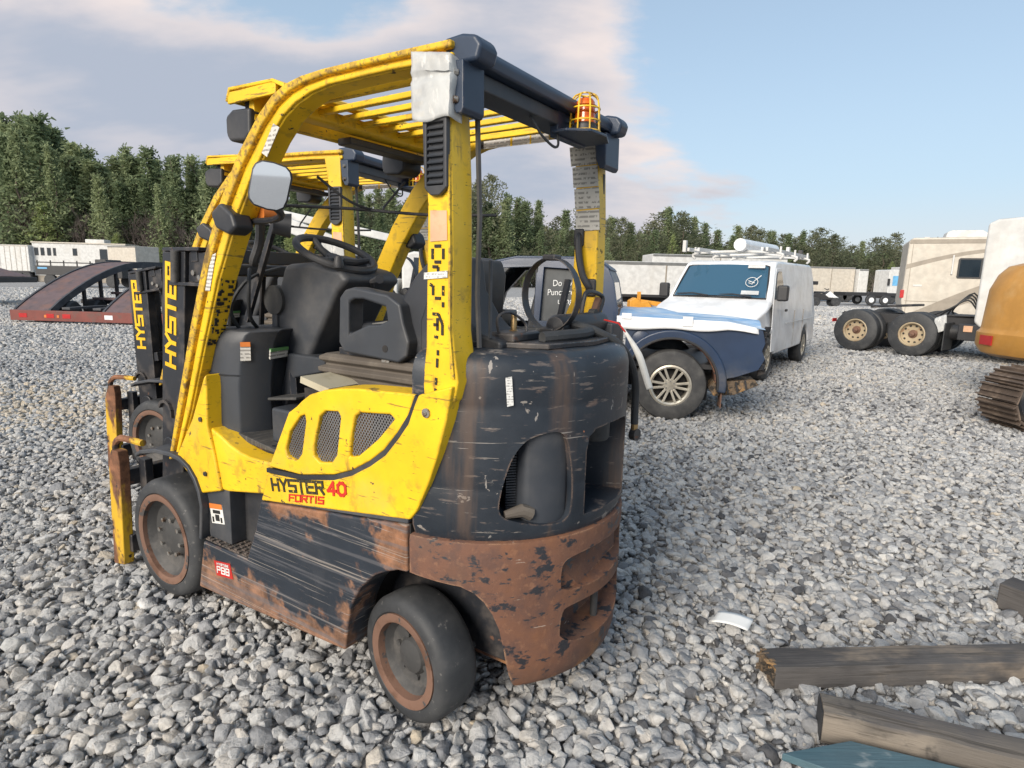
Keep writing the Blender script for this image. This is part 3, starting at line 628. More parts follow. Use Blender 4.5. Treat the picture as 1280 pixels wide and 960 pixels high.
    P('indicator_lamp', MB().cyl((.75,.40,1.66),(.735,.33,1.665),.032,14), 'orange_label'); P('horn', MB().cyl((.735,.36,1.625),(.70,.31,1.62),.035,14,.045), 'black_plastic')
    for k, (x, y) in enumerate(((.55,-.28),(.50,-.28),(.45,-.28))): P('control_lever', MB().tube([(x,y,1.18),(x+.02,y,1.36),(x+.03,y,1.40)], [.006,.006,.012], 8), 'black_plastic')
    P('column_lever', MB().tube([(.60,.0,1.40),(.44,.16,1.425),(.34,.22,1.435)], [.007,.009,.016], 8), 'black_plastic')
    # --- floor, pedals, operator manual
    P('floor_plate', MB().prism([(1.15,.792),(1.15,.802),(.93,.812),(.64,.775),(.62,.765)], 'y', -.39, .41), 'floor_mat', .004)
    P('brake_pedal', MB().obox((.80,.24,.955),(.09,0,-.012),(0,.07,0),(0,0,.006)), 'rim_disc', .004); P('pedal_arm', MB().bar((.84,.22,.95),(.90,.18,1.06),.025,.02), 'black_metal')
    P('pedal_box', MB().box(.64,.80,.10,.36,.79,.93), 'grey_plastic', .012)
    P('accelerator_pedal', MB().obox((.86,-.12,.90),(.08,0,.05),(0,.045,0),(-.003,0,.005)), 'black_plastic', .004)
    # --- seat
    P('seat_bellows', MB().loft([[(.37+sx*(hx+o), sy*(.235+o), z) for sx, sy in ((-1,-1),(1,-1),(1,1),(-1,1))] for z, hx, o in ((1.02,.25,.0),(1.035,.25,.02),(1.05,.25,.022),(1.062,.25,.0),(1.068,.25,.0),(1.08,.25,.02),(1.096,.25,.022),(1.106,.25,.0),(1.112,.25,.0),(1.125,.25,.018),(1.138,.25,.018),(1.15,.245,.0))]), 'bellows_rubber', .012, seg=3)
    P('seat_base', MB().box(.12,.56,-.20,.22,1.145,1.175), 'black_metal', .004)
    P('seat_cushion', MB().prism([(.02,1.17),(.0,1.27),(.10,1.255),(.40,1.275),(.53,1.27),(.56,1.23),(.54,1.175)], 'y', -.23, .20), 'seat_vinyl', .035, seg=3)
    P('seat_back', MB().prism([(.21,1.17),(.245,1.25),(.262,1.32),(.242,1.38),(.186,1.45),(.12,1.505),(.07,1.525),(.03,1.50),(.06,1.40),(.09,1.30),(.10,1.17)], 'y', -.10, .215), 'seat_vinyl', .035, seg=3)
    P('seat_shell', MB().prism([(.15,1.15),(.15,1.30),(.10,1.42),(.05,1.51),(.02,1.515),(.0,1.46),(.01,1.32),(.03,1.16)], 'y', -.09, .225), 'black_plastic', .02)
    arm = P('hip_restraint', MB().prism([(.505,1.365),(.475,1.395),(.43,1.405),(.265,1.385),(.205,1.352),(.19,1.29),(.165,1.225),(.175,1.175),(.215,1.150),(.49,1.165),(.515,1.20)], 'y', .185, .262), 'grey_plastic')
    boolean(arm, [MB().prism([(.455,1.350),(.425,1.362),(.385,1.363),(.27,1.340),(.262,1.295),(.30,1.280),(.36,1.275),(.458,1.235)], 'y', .1, .4)]); add_bevel(arm, .022, 3)
    obj('restraint_hole', MB().cyl((.275,.260,1.195),(.275,.2635,1.195),.013,14), 'dark_grime', arm)
    P('seat_latch', MB().box(.27,.31,.20,.25,1.140,1.165), 'bolt_steel', .006)
    P('seat_belt_buckle', MB().bar((.22,.19,1.30),(.40,.19,1.27),.02,.008), 'bare_steel')
    P('operator_manual', MB().obox((.50,.30,1.055),(.075,0,.014),(0,.09,0),(-.002,0,.012)), 'manual_paper', smooth=0)
    # rear hood ledge between the pillars
    P('rear_shroud', MB().prism([(.02,1.16),(.0,1.49),(-.03,1.515),(-.045,1.41),(-.10,1.33),(-.155,1.282),(-.24,1.262),(-.24,1.235),(-.1,1.15)], 'y', .10, .30), 'black_plastic', .012)
    P('fill_rod', MB().tube([(-.20,.30,1.27),(-.197,.30,1.50)], .006, 6), 'grey_plastic')
    # --- counterweight
    N_ = 64
    lv = [(.672,.012),(.705,.0),(.80,.0),(.826,.0),(.834,.0016),(.842,.0),(1.0,.0),(1.072,.0),(1.082,.0022),(1.092,.0),(1.175,.001),(1.203,.008),(1.221,.018),(1.233,.034),(1.239,.056),(1.241,.09)]
    rings = [[(x, y, z) for x, y in inset_plan(.490, -.055, i, N_)] for z, i in lv]
    cw = P('counterweight', MB().loft(rings), 'black_counterweight')
    T_ = lambda pts: [(th(x, y), z) for x, y, z in pts]
    h1 = [(-.302,.386,.770),(-.303,.385,.80),(-.312,.378,.86),(-.329,.363,.93),(-.345,.348,.965),(-.362,.33,.988),(-.385,.30,1.0),(-.408,.271,1.006),(-.425,.245,1.003),(-.436,.224,.98),(-.441,.214,.93),(-.447,.2,.85),(-.447,.2,.75),(-.440,.215,.725),(-.425,.245,.715),(-.38,.31,.722),(-.335,.357,.738),(-.312,.378,.750)]
    h2 = [(-.466,.150,.725),(-.466,.150,.93),(-.469,.142,.975),(-.476,.115,.995),(-.487,.05,1.002)]
    h2 += [(x, -y, z) for x, y, z in h2[::-1]]
    def soft(P):
        for _ in (0,1): P = [q for a, b in zip(P, P[1:]+P[:1]) for q in ((a[0]*.75+b[0]*.25, a[1]*.75+b[1]*.25), (a[0]*.25+b[0]*.75, a[1]*.25+b[1]*.75))]
        return P
    cuts = []
    for poly in (soft(T_(h1)), [(-a, z) for a, z in soft(T_(h1))][::-1], T_(h2)): cuts.append(MB().radial(poly, .30, .60))
    boolean(cw, cuts); add_bevel(cw, .006, 2)
    for s in (1,-1):
        mb = MB()
        for k in range(26): mb.radial([(s*R(48.5),.752+k*.0085),(s*R(38),.752+k*.0085),(s*R(38),.757+k*.0085),(s*R(48.5),.757+k*.0085)], .40, .425)
        o = P('radiator_fins', mb, 'grey_plastic', smooth=0); o['kind'] = 'stuff'
        P('exhaust_guard', MB().loft([[(-.30,s*.30,z),(-.345,s*.31,z),(-.385,s*.285,z),(-.415,s*.235,z),(-.425,s*.19,z),(-.38,s*.13,z),(-.30,s*.2,z)] for z in (.70,.73,.95,1.02)]), 'grey_plastic', .015)
        P('hose_elbow', MB().tube([(-.31,s*.365,.755),(-.345,s*.325,.765),(-.36,s*.30,.75)], [.012,.02,.022], 10), 'bellows_rubber')
    P('muffler', MB().lathe([(0,-.055),(.045,-.055),(.052,-.045),(.052,.045),(.045,.055),(0,.055)], (-.385,-.075,.965), 'z', 20), 'rim_disc')
    P('cavity_wall', MB().box(-.335,-.31,-.15,.15,.68,1.01), 'dark_grime')
    lb = [(.168,.035),(.180,.022),(.195,.016),(.23,.008),(.30,.002),(.655,.0),(.668,.003),(.6715,.012)]
    rings = [[(x, y, z) for x, y in inset_plan(.493, -.045, i, N_)] for z, i in lb]
    bw = P('counterweight_base', MB().loft(rings), 'rust_iron')
    ar = [(.3,.0),(.3,.5),(-.04,.545),(-.14,.535),(-.208,.528),(-.245,.510),(-.272,.480),(-.293,.44),(-.310,.389),(-.322,.315),(-.337,.17),(-.345,.0)]
    rc1 = [(-.436,.224,.475),(-.433,.229,.53),(-.436,.224,.585),(-.455,.175,.600),(-.487,.058,.606),(-.49,0,.606)]; rc1 = rc1+[(x,-y,z) for x, y, z in rc1[::-1]]
    rc2 = [(-.436,.224,.285),(-.436,.224,.415),(-.45,.19,.432),(-.49,0,.432)]; rc2 = rc2+[(x,-y,z) for x, y, z in rc2[::-1]]
    boolean(bw, [MB().prism(ar, 'y', .24, .7), MB().prism(ar, 'y', -.7, -.24), MB().radial(soft(T_(rc1)), .472, .6), MB().radial(soft(T_(rc2)), .40, .6)]); add_bevel(bw, .008, 3)
    P('tow_pin', MB().lathe([(0,.225),(.013,.225),(.013,.45),(.020,.45),(.020,.462),(0,.464)], (-.435,-.03,0), 'z', 14), 'rim_disc')
    for s in (1,-1): P('panel_gap', MB().box(-.046,-.040,*sorted((s*.36, s*.485)),.55,.70), 'ink')
    quad('counterweight_sticker', [(-.3135,.3835,1.172),(-.3275,.3715,1.175),(-.3325,.3665,1.092),(-.3185,.3785,1.088)], 'printed_tag', t, .002, (-.6,.7,0))
    # --- gas bottle bracket, hoop, hoses on top of the counterweight
    P('bracket_plate', MB().prism([(-.06,.34),(-.36,.22),(-.41,.0),(-.38,-.24),(-.08,-.36)], 'z', 1.2405, 1.258), 'black_metal', .004)
    c0 = Vector((-.212,-.045,1.397)); hoop = []
    for k in range(40):
        a = 2*math.pi*k/40; hoop.append((math.cos(a)*.108, math.sin(a)*.126))
    mb = MB(); ro = [[(c0.x+x*f, c0.y+dy_, c0.z+z*f) for f, dy_ in ((1,-.021),(1,.021),(.965,.021),(.965,-.021))] for x, z in hoop]; ro.append(ro[0]); mb.loft(ro, False)
    bmesh.ops.remove_doubles(mb.bm, verts=mb.bm.verts, dist=1e-5)
    P('bottle_hoop', mb, 'black_metal', .003)
    P('hoop_latch', MB().box(-.235,-.185,-.07,-.02,1.512,1.532), 'black_metal', .006); P('hoop_foot', MB().box(-.24,-.18,-.075,-.015,1.255,1.285), 'black_metal', .006)
    P('swing_cylinder', MB().lathe([(0,-.40),(.030,-.40),(.042,-.39),(.042,-.05),(.034,-.035),(0,-.03)], (-.235,0,1.288), 'y', 20), 'black_metal')
    P('bracket_hook', MB().tube(bez([(-.20,-.30,1.30),(-.205,-.31,1.37),(-.21,-.33,1.405),(-.22,-.42,1.395),(-.225,-.44,1.37),(-.22,-.40,1.30)],4), .009, 8), 'black_metal')
    P('hook_plate', MB().prism([(-.39,1.28),(-.44,1.37),(-.42,1.385),(-.36,1.30)], 'x', -.225, -.20), 'rim_rust', .003)
    P('pivot_cap', MB().cyl((-.25,-.33,1.32),(-.225,-.33,1.32),.022,14), 'rim_disc')
    P('valve', MB().lathe([(0,0),(.020,0),(.020,.025),(.010,.03),(.010,.075),(.007,.08),(0,.08)], (-.20,.17,1.258), 'z', 12), 'brass')
    P('valve_body', MB().box(-.26,-.16,.10,.26,1.256,1.285), 'black_metal', .008)
    P('wire_loop', MB().tube(bez([(-.20,.25,1.27),(-.205,.27,1.33),(-.21,.21,1.345),(-.23,.15,1.31),(-.24,.16,1.27)],4), .0045, 6), 'black_metal')
    P('gas_hose', MB().tube(bez([(-.30,.16,1.268),(-.335,.08,1.272),(-.345,-.02,1.272),(-.33,-.14,1.275)],5), .020, 10), 'rubber')
    hs = P('gas_hose', MB().tube(bez([(-.28,-.08,1.30),(-.355,-.12,1.275),(-.41,-.20,1.225),(-.42,-.29,1.15),(-.42,-.345,1.06),(-.415,-.365,.96),(-.415,-.37,.91)],5), .0145, 10), 'rubber')
    obj('hose_coupling', MB().tube([(-.415,-.37,.925),(-.415,-.372,.885)], .014, 10), 'brass', hs)
    obj('coupling_wheel', MB().cyl((-.405,-.375,.868),(-.43,-.37,.868),.024,16), 'black_metal', hs)
    P('hydraulic_hose', MB().tube(bez([(-.10,.0,1.27),(-.22,-.05,1.275),(-.26,-.2,1.27),(-.2,-.36,1.265)],4), .013, 8), 'rubber')
    P('valve_block', MB().box(-.30,-.20,-.47,-.38,1.20,1.29), 'grey_plastic', .01); P('bracket_stay', MB().bar((-.1,-.3,1.25),(-.12,-.34,1.45),.03,.012), 'black_metal')
    # --- mast, leaning back a little
    mastp = lambda x, z: (x+(1.54-z)*.141, z)
    for s in (1,-1):
        a, b = sorted((s*.30, s*.36))
        r_o = P('mast_rail', MB().prism([mastp(1.335,1.53),mastp(1.515,1.53),mastp(1.515,.08),mastp(1.335,.08)], 'y', a, b), 'black_metal', .006)
        a, b = sorted((s*.245, s*.30)); obj('inner_rail', MB().prism([mastp(1.36,1.50),mastp(1.49,1.50),mastp(1.49,.15),mastp(1.36,.15)], 'y', a, b), 'black_metal', r_o, .006)
        obj('top_plate', MB().prism([mastp(1.22,1.545),mastp(1.50,1.545),mastp(1.50,1.53),mastp(1.22,1.53)], 'y', *sorted((s*.24, s*.368))), 'black_metal', r_o, .003)
        obj('mid_bracket', MB().prism([mastp(1.20,1.40),mastp(1.44,1.40),mastp(1.44,1.385),mastp(1.20,1.385)], 'y', *sorted((s*.24, s*.372))), 'black_metal', r_o, .003)
        obj('roller_plate', MB().prism([mastp(1.20,1.525),mastp(1.33,1.525),mastp(1.33,1.40),mastp(1.20,1.40)], 'y', *sorted((s*.29, s*.345))), 'black_metal', r_o, .004)
        for z, x in ((1.44,1.285),(1.42,1.24)):
            q = mastp(x, z); obj('plate_bolt', MB().cyl((q[0],s*.344,q[1]),(q[0],s*.354,q[1]),.012,10), 'bolt_steel', r_o)
        p, q = mastp(1.40,1.53), mastp(1.40,1.40); obj('roller_pin', MB().cyl((p[0]-.02,s*.375,p[1]),(q[0]-.02,s*.375,q[1]),.018,12), 'rim_disc', r_o)
        p, q = mastp(1.27,1.40), mastp(1.29,.15); P('lift_cylinder', MB().tube([(p[0],s*.27,p[1]),(q[0],s*.27,q[1])], .030, 12), 'rim_disc')
        p, q = mastp(1.17,1.38), mastp(1.22,.6); P('tilt_hose', MB().tube([(p[0],s*.25,p[1]),(q[0],s*.25,q[1])], .013, 8), 'rubber')
        mb = MB()
        for k in range(5):
            aa = R(40+k*35); q = mastp(1.47,.80); mb.bar((q[0]+.055*math.cos(aa-.3),s*.364,q[1]+.055*math.sin(aa-.3)),(q[0]+.055*math.cos(aa+.32),s*.364,q[1]+.055*math.sin(aa+.32)),.014,.02,(0,1,0))
        P('roller_bracket', mb, 'black_metal'); q = mastp(1.42,.64); P('roller_boss', MB().cyl((q[0],s*.355,q[1]),(q[0],s*.378,q[1]),.05,18), 'black_metal', .006)
    for z in (1.515,.95,.45):
        q = mastp(1.29 if z > 1 else 1.33, z); P('mast_crossmember', MB().box(q[0]-.03,q[0]+.02,-.35,.35,z-.03,z+.03), 'black_metal', .004)
    P('chain_pulley', MB().lathe([(0,-.03),(.05,-.03),(.05,.03),(0,.03)], (1.42,.10,1.48), 'y', 16), 'black_metal'); P('chain_pulley', MB().lathe([(0,-.03),(.05,-.03),(.05,.03),(0,.03)], (1.42,-.10,1.48), 'y', 16), 'black_metal')
    for y in (.10,-.10): p, q = mastp(1.42,1.5), mastp(1.42,.4); P('lift_chain', MB().bar((p[0]+.03,y,p[1]),(q[0]+.03,y,q[1]),.022,.014), 'dark_grime')
    v = Vector((-.141,0,1)).normalized(); 
    lettering('mast_lettering', 'HYSTER', (mastp(1.402,1.02)[0],.3605,1.02), v, (1,0,.141), .072, .060, .0185, .0185, 'letter_yellow', t)
    lettering('mast_lettering', 'HYSTER', (mastp(1.478,1.02)[0],-.3605,1.02), v, (-1,0,-.141), .072, .060, .0185, .0185, 'letter_yellow', t)
    # carriage with end plates (the forks are off)
    for z0, z1 in ((.08,.17),(.42,.50)): P('carriage_bar', MB().box(1.80,1.85,-.46,.46,z0,z1), 'black_metal', .006)
    for s in (1,-1):
        a, b = sorted((s*.44, s*.49)); P('carriage_plate', MB().prism([(1.86,.60),(1.80,.60),(1.79,.55),(1.83,.02),(1.935,.0),(1.90,.5)], 'y', a, b), 'yellow_rust_bar', .006)
        P('carriage_strap', MB().tube(bez([(1.87,s*.465,.55),(1.86,s*.465,.62),(1.82,s*.465,.655),(1.76,s*.465,.665),(1.62,s*.455,.665)],4), .016, 8), 'yellow_rust_bar')
        P('side_plate', MB().box(1.74,1.80,*sorted((s*.36, s*.40)),.05,.55), 'black_metal', .005)
    # --- wheels
    def wheel(c, r, w, rr, s, steer=0, drive=True):
        root = P('drive_wheel' if drive else 'steer_wheel', MB().lathe([(rr,-w/2+.012),(rr+.012,-w/2),(r-.03,-w/2),(r-.012,-w/2+.010),(r-.002,-w/2+.03),(r,0),(r-.002,w/2-.03),(r-.012,w/2-.010),(r-.03,w/2),(rr+.012,w/2),(rr,w/2-.012)], (0,0,0), 'y', 56, True), 'rubber')
        root.location = c; root.rotation_euler = (0,0,R(steer))
        o = s*w/2
        obj('rim', MB().lathe([(rr+.006,-o*.6),(rr+.006,o*1.01),(rr-.010,o*1.03),(rr-.024,o*.98),(rr-.030,o*.6),(rr-.034,-o*.6)], (0,0,0), 'y', 48, cap=False), 'rim_rust', root)
        if drive:
            obj('disc', MB().lathe([(rr-.026,o*.80),(rr-.05,o*.46),(.098,o*.36),(.088,o*.52),(.074,o*.60),(.0,o*.60)], (0,0,0), 'y', 40, cap=False), 'rim_disc', root)
            for k in range(8):
                a = 2*math.pi*k/8+.2; x, z = .084*math.cos(a), .084*math.sin(a); obj('wheel_nut', MB().cyl((x,o*.5,z),(x,o*.72,z),.011,6), 'bolt_steel', root)
        else:
            obj('disc', MB().lathe([(rr-.026,o*.72),(rr-.045,o*.35),(.065,o*.30),(.055,o*.52),(.035,o*.62),(.0,o*.62)], (0,0,0), 'y', 40, cap=False), 'rim_disc', root)
            for k in range(6):
                a = 2*math.pi*k/6+.2; x, z = .072*math.cos(a), .072*math.sin(a); obj('wheel_nut', MB().cyl((x,o*.28,z),(x,o*.46,z),.012,6), 'rim_disc', root)
        return root
    for s in (1,-1):
        wheel((1.420,s*.405,.266), .272, .19, .200, s)
        wheel((.0,s*.395,.206), .215, .155, .152, s, -9, False)
    P('front_axle', MB().cyl((1.42,-.32,.266),(1.42,.32,.266),.09,20), 'dark_grime')
    P('steer_axle', MB().box(-.06,.06,-.30,.30,.16,.26), 'dark_grime', .01); P('steer_cylinder', MB().cyl((-.12,-.25,.24),(-.12,.25,.24),.035,14), 'rim_disc')
    for s in (1,-1): P('steer_knuckle', MB().cyl((-.02,s*.30,.13),(-.02,s*.30,.33),.04,14), 'dark_grime'); P('tie_rod', MB().tube([(-.14,s*.24,.22),(-.10,s*.32,.2)], .016, 8), 'rim_disc')
    # --- stickers
    def deco(name, q, y, m, s=(0,1,0)): return quad(name, [(x, y, z) for x, z in q], m, t, .0018, s)
    P('fender_flange', MB().prism([(1.09,.38),(1.079,.50),(1.095,.566),(1.0,.590),(.93,.600),(.935,.36),(1.085,.36)], 'y', .40, .472), 'grey_plastic', .004)
    deco('hand_hazard_sticker', [(1.073,.508),(.985,.520),(.972,.440),(1.062,.425)], .4722, 'white_label')
    deco('sticker_band', [(1.073,.509),(.985,.521),(.983,.500),(1.071,.488)], .4740, 'orange_label'); deco('sticker_symbol', [(1.050,.485),(1.000,.492),(.998,.478),(1.048,.471)], .4740, 'ink'); deco('sticker_symbol', [(1.035,.468),(1.008,.472),(1.004,.446),(1.031,.442)], .4740, 'ink'); deco('sticker_symbol', [(1.056,.455),(1.046,.456),(1.043,.434),(1.053,.432)], .4740, 'ink'); deco('sticker_symbol', [(.998,.463),(.988,.464),(.985,.443),(.995,.441)], .4740, 'ink')
    deco('tire_pressure_sticker', [(1.019,.283),(.906,.300),(.889,.238),(1.004,.222)], .5005, 'red_label')
    lettering('pressure_lettering', 'P88', (.995,.5022,.238), (-1,0,.12), (0,0,1), .026, .022, .009, .005, 'white_label', t); lettering('pressure_lettering', 'HYSTER', (.995,.5022,.272), (-1,0,.12), (0,0,1), .008, .009, .005, .002, 'white_label', t)
    quad('cowl_sticker', [(.916,.399,1.176),(.893,.371,1.176),(.901,.367,1.105),(.923,.398,1.105)], 'printed_sticker', t, .003, (-1,.7,0)); quad('cowl_sticker_band', [(.9145,.4005,1.180),(.8915,.3725,1.180),(.8925,.3715,1.162),(.9155,.3995,1.162)], 'orange_label', t, .004, (-1,.7,0))
    quad('fuel_sticker', [(.880,.297,1.146),(.905,.195,1.146),(.913,.195,1.106),(.885,.297,1.106)], 'printed_sticker', t, .006, (-1,.1,0)); quad('fuel_sticker_band', [(.8795,.297,1.148),(.9045,.195,1.148),(.9065,.195,1.136),(.8815,.297,1.136)], 'green_label', t, .008, (-1,.1,0))
    quad('leg_sticker', [(.945,.4795,1.505),(.91,.4795,1.515),(.965,.4795,1.375),(.995,.4795,1.375)], 'printed_sticker', t, .002, (0,1,0)); quad('leg_sticker', [(.545,.4795,1.925),(.515,.4795,1.91),(.585,.4795,1.825),(.612,.4795,1.84)], 'printed_sticker', t, .002, (0,1,0))
    # riveted data plate on the inside of the front leg: rows of old adhesive
    mb = MB(); rnd = random.Random(5)
    for k in range(48):
        f = rnd.random(); x = .915+f*.118-.0015; z = 1.414-f*.248; mb.obox((x,rnd.uniform(.402,.462),z),(0,  .002+rnd.random()*.008,0),(.43*.003,0,-.9*.004*(.6+rnd.random())),(.001,0,.0005))
    P('adhesive_residue', mb, 'ink', smooth=0)['kind'] = 'stuff'
    return t
# ------------------------------------------------------------ ground
gm = mat('gravel_bed', (.38,.375,.37), .9, 0, [dict(col=(.30,.29,.285), scale=1.2, lo=.35, hi=.7, seed=2), dict(col=(.075,.075,.08), scale=22, lo=.48, hi=.62, seed=3, amt=.8), dict(col=(.36,.35,.34), scale=16, lo=.52, hi=.66, seed=7, amt=.8)], (24,1.0,.03))
def ground_h(x, y): return .010*pnoise(Vector((x*.9, y*.9, .3)))+.03*pnoise(Vector((x*.2, y*.2, 4.1)))*min(1, max(0, (math.hypot(x+.1,y-2.2)-1.6)/3))
mb = MB()
xs = sorted(set([-3000,-900,-300,-120]+[round(-60+6*i,2) for i in range(21)]+[round(-8+.5*i,2) for i in range(33)]+[120,300,900,3000]))
ys = sorted(set([-400,-60,-20]+[round(-6+.5*i,2) for i in range(45)]+[20,25,30,40,50,60,80,100,140,200,400,900,3500]))
V = [[mb.bm.verts.new((x, y, -.028+(ground_h(x, y) if abs(x) < 60 and -20 < y < 60 else 0))) for y in ys] for x in xs]
for i in range(len(xs)-1):
    for j in range(len(ys)-1): mb.face([V[i][j], V[i+1][j], V[i+1][j+1], V[i][j+1]])
tag(obj('ground', mb, gm), 'pale grey crushed stone yard stretching to the tree line', kind='structure')

# loose stones: angular rock shapes instanced on scattered points
rockm = bpy.data.materials.new('stone'); rockm.use_nodes = True
nt = rockm.node_tree; N = nt.nodes; L = nt.links; bs = N['Principled BSDF']
at = N.new('ShaderNodeAttribute'); at.attribute_type = 'INSTANCER'; at.attribute_name = 'tone'
rp = N.new('ShaderNodeValToRGB'); L.new(at.outputs['Fac'], rp.inputs[0])
els = rp.color_ramp.elements
tones = [(0,(.085,.086,.092)),(.09,(.22,.223,.232)),(.25,(.345,.35,.36)),(.45,(.455,.454,.45)),(.64,(.555,.55,.535)),(.77,(.50,.465,.42)),(.86,(.64,.632,.615)),(.965,(.54,.46,.35)),(1,(.70,.69,.66))]
els[0].position = 0; els[0].color = (*tones[0][1],1); els[1].position = 1; els[1].color = (*tones[-1][1],1)
for p, c in tones[1:-1]: e = els.new(p); e.color = (*c,1)
tcn = N.new('ShaderNodeTexCoord'); nz = N.new('ShaderNodeTexNoise'); nz.inputs['Scale'].default_value = 1.6; nz.inputs['Detail'].default_value = 8; nz.inputs['Roughness'].default_value = .7; L.new(tcn.outputs['Object'], nz.inputs[0])
mr = N.new('ShaderNodeMapRange'); L.new(nz.outputs['Fac'], mr.inputs[0]); mr.inputs[1].default_value = .3; mr.inputs[2].default_value = .7; mr.inputs[3].default_value = .72; mr.inputs[4].default_value = 1.22
ml = N.new('ShaderNodeMix'); ml.data_type = 'RGBA'; ml.blend_type = 'MULTIPLY'; ml.inputs[0].default_value = 1; L.new(rp.outputs[0], ml.inputs[6]); L.new(mr.outputs[0], ml.inputs[7]); L.new(ml.outputs[2], bs.inputs['Base Color'])
bs.inputs['Roughness'].default_value = .82; bs.inputs['Specular IOR Level'].default_value = .3
bp_ = N.new('ShaderNodeBump'); bp_.inputs['Strength'].default_value = .5; bp_.inputs['Distance'].default_value = .25; L.new(nz.outputs['Fac'], bp_.inputs['Height']); L.new(bp_.outputs[0], bs.inputs['Normal'])
rocks = bpy.data.collections.new('stone_shapes')
rnd = random.Random(3)
for k in range(18):
    bm = bmesh.new(); sx, sy, sz = 1, rnd.uniform(.6,.95), rnd.uniform(.36,.66)
    for i in range(rnd.randint(13,22)):
        v = Vector((rnd.gauss(0,1), rnd.gauss(0,1), rnd.gauss(0,1))).normalized(); p = 1/max(.001,(abs(v.x)**3.2+abs(v.y)**3.2+abs(v.z)**3.2)**(1/3.2)); f = p*rnd.uniform(.82,1.05)*.5
        bm.verts.new((v.x*f*sx, v.y*f*sy, v.z*f*sz))
    r_ = bmesh.ops.convex_hull(bm, input=bm.verts[:]); bmesh.ops.delete(bm, geom=[g for g in r_['geom_interior'] if isinstance(g, bmesh.types.BMVert)], context='VERTS')
    bmesh.ops.bevel(bm, geom=bm.edges[:], offset=.035, segments=1, affect='EDGES', profile=.5, clamp_overlap=True)
    me = bpy.data.meshes.new('stone'); bm.to_mesh(me); bm.free(); me.materials.append(rockm); me.shade_smooth(); me.set_sharp_from_angle(angle=R(38))
    rocks.objects.link(bpy.data.objects.new('stone', me))
rng = np.random.default_rng(11)
bands = [(.9,3.2,.034,.034,.098),(3.2,6.5,.040,.038,.092),(6.5,12,.055,.05,.10),(12,24,.085,.07,.13),(24,46,.17,.12,.22)]
PX, PS, PR, PT = [], [], [], []
for d0, d1, sp, s0, s1 in bands:
    gx = np.arange(-d1*1.02-.4, d1*1.02+.4, sp); gy = np.arange(.1, d1, sp)
    X, Y = np.meshgrid(gx, gy); X = X.ravel()+rng.uniform(-.6,.6,X.size)*sp; Y = Y.ravel()+rng.uniform(-.6,.6,Y.size)*sp
    D = Y+.12*np.abs(X); k = (D >= d0) & (D < d1) & (np.abs(X) < Y*1.0+.5)
    X, Y = X[k], Y[k]; n = X.size
    sz = s0+(s1-s0)*rng.beta(1.3,3.4,n)
    layer = rng.random(n)
    z = np.array([ground_h(x, y) if d < 14 else 0 for x, y, d in zip(X, Y, Y)])-.030+sz*.20+layer*.014
    PX.append(np.stack([X,Y,z],1)); PS.append(sz); PR.append(np.stack([rng.normal(0,.36,n),rng.normal(0,.36,n),rng.uniform(0,6.28,n)],1))
    big = np.array([pnoise(Vector((x*.35,y*.35,9))) for x, y in zip(X, Y)]); PT.append(np.clip(rng.beta(2.2,2.2,n)+big*.20,0,1))
for P_, T_ in zip(PX, PT):                # a brownish patch left of the machine
    near = (np.hypot((P_[:,0]+4.6)*.55, P_[:,1]-6.6) < 1.3*rng.uniform(.5,1.2,len(P_))) & (rng.random(len(P_)) < .5); T_[near] = rng.uniform(.93,.975,near.sum())
# a sprinkling of larger stones near the machine
n = 34000; X = rng.uniform(-3.6,4.0,n); Y = rng.uniform(.9,4.6,n); sz = rng.uniform(.012,.028,n)     # fines between the stones
PX.append(np.stack([X,Y,rng.uniform(-.026,-.008,n)],1)); PS.append(sz); PR.append(rng.uniform(0,6.28,(n,3))); PT.append(np.clip(rng.beta(2.4,2.2,n),0,1))
n = 420; X = rng.uniform(-3.2,3.6,n); Y = rng.uniform(1.0,4.5,n); sz = rng.uniform(.09,.13,n)
PX.append(np.stack([X,Y,np.full(n,-.012)],1)); PS.append(sz); PR.append(np.stack([rng.normal(0,.3,n),rng.normal(0,.3,n),rng.uniform(0,6.28,n)],1)); PT.append(rng.beta(2.5,2,n))
PX, PS, PR, PT = map(np.concatenate, (PX, PS, PR, PT))
# keep stones out of the tyres' footprint and the timbers
def local(px, py, ox, oy, a): c, s_ = math.cos(a), math.sin(a); return (px-ox)*c+(py-oy)*s_, -(px-ox)*s_+(py-oy)*c
keep = np.ones(len(PX), bool)
TPOS, TROT = (-.075,2.184), R(147.2)
lx, ly = local(PX[:,0], PX[:,1], *TPOS, TROT)
for cx_, rr_ in ((1.42,.13),(0,.10)):
    for s_ in (1,-1): keep &= ~((np.abs(lx-cx_) < rr_) & (np.abs(ly-s_*.40) < .09) & (PX[:,2]+PS*.25 > -.01))
PX, PS, PR, PT = PX[keep], PS[keep], PR[keep], PT[keep]
me = bpy.data.meshes.new('gravel'); me.vertices.add(len(PX)); me.vertices.foreach_set('co', PX.astype(np.float32).ravel())
a = me.attributes.new('size','FLOAT','POINT'); a.data.foreach_set('value', PS.astype(np.float32))
a = me.attributes.new('turn','FLOAT_VECTOR','POINT'); a.data.foreach_set('vector', PR.astype(np.float32).ravel())
a = me.attributes.new('tone','FLOAT','POINT'); a.data.foreach_set('value', PT.astype(np.float32))
a = me.attributes.new('pick','INT','POINT'); a.data.foreach_set('value', rng.integers(0,18,len(PX)).astype(np.int32))
me.update()
gravel = bpy.data.objects.new('gravel', me); COL.objects.link(gravel); tag(gravel, 'loose grey and tan crushed stones covering the whole yard', 'gravel', None, 'stuff')
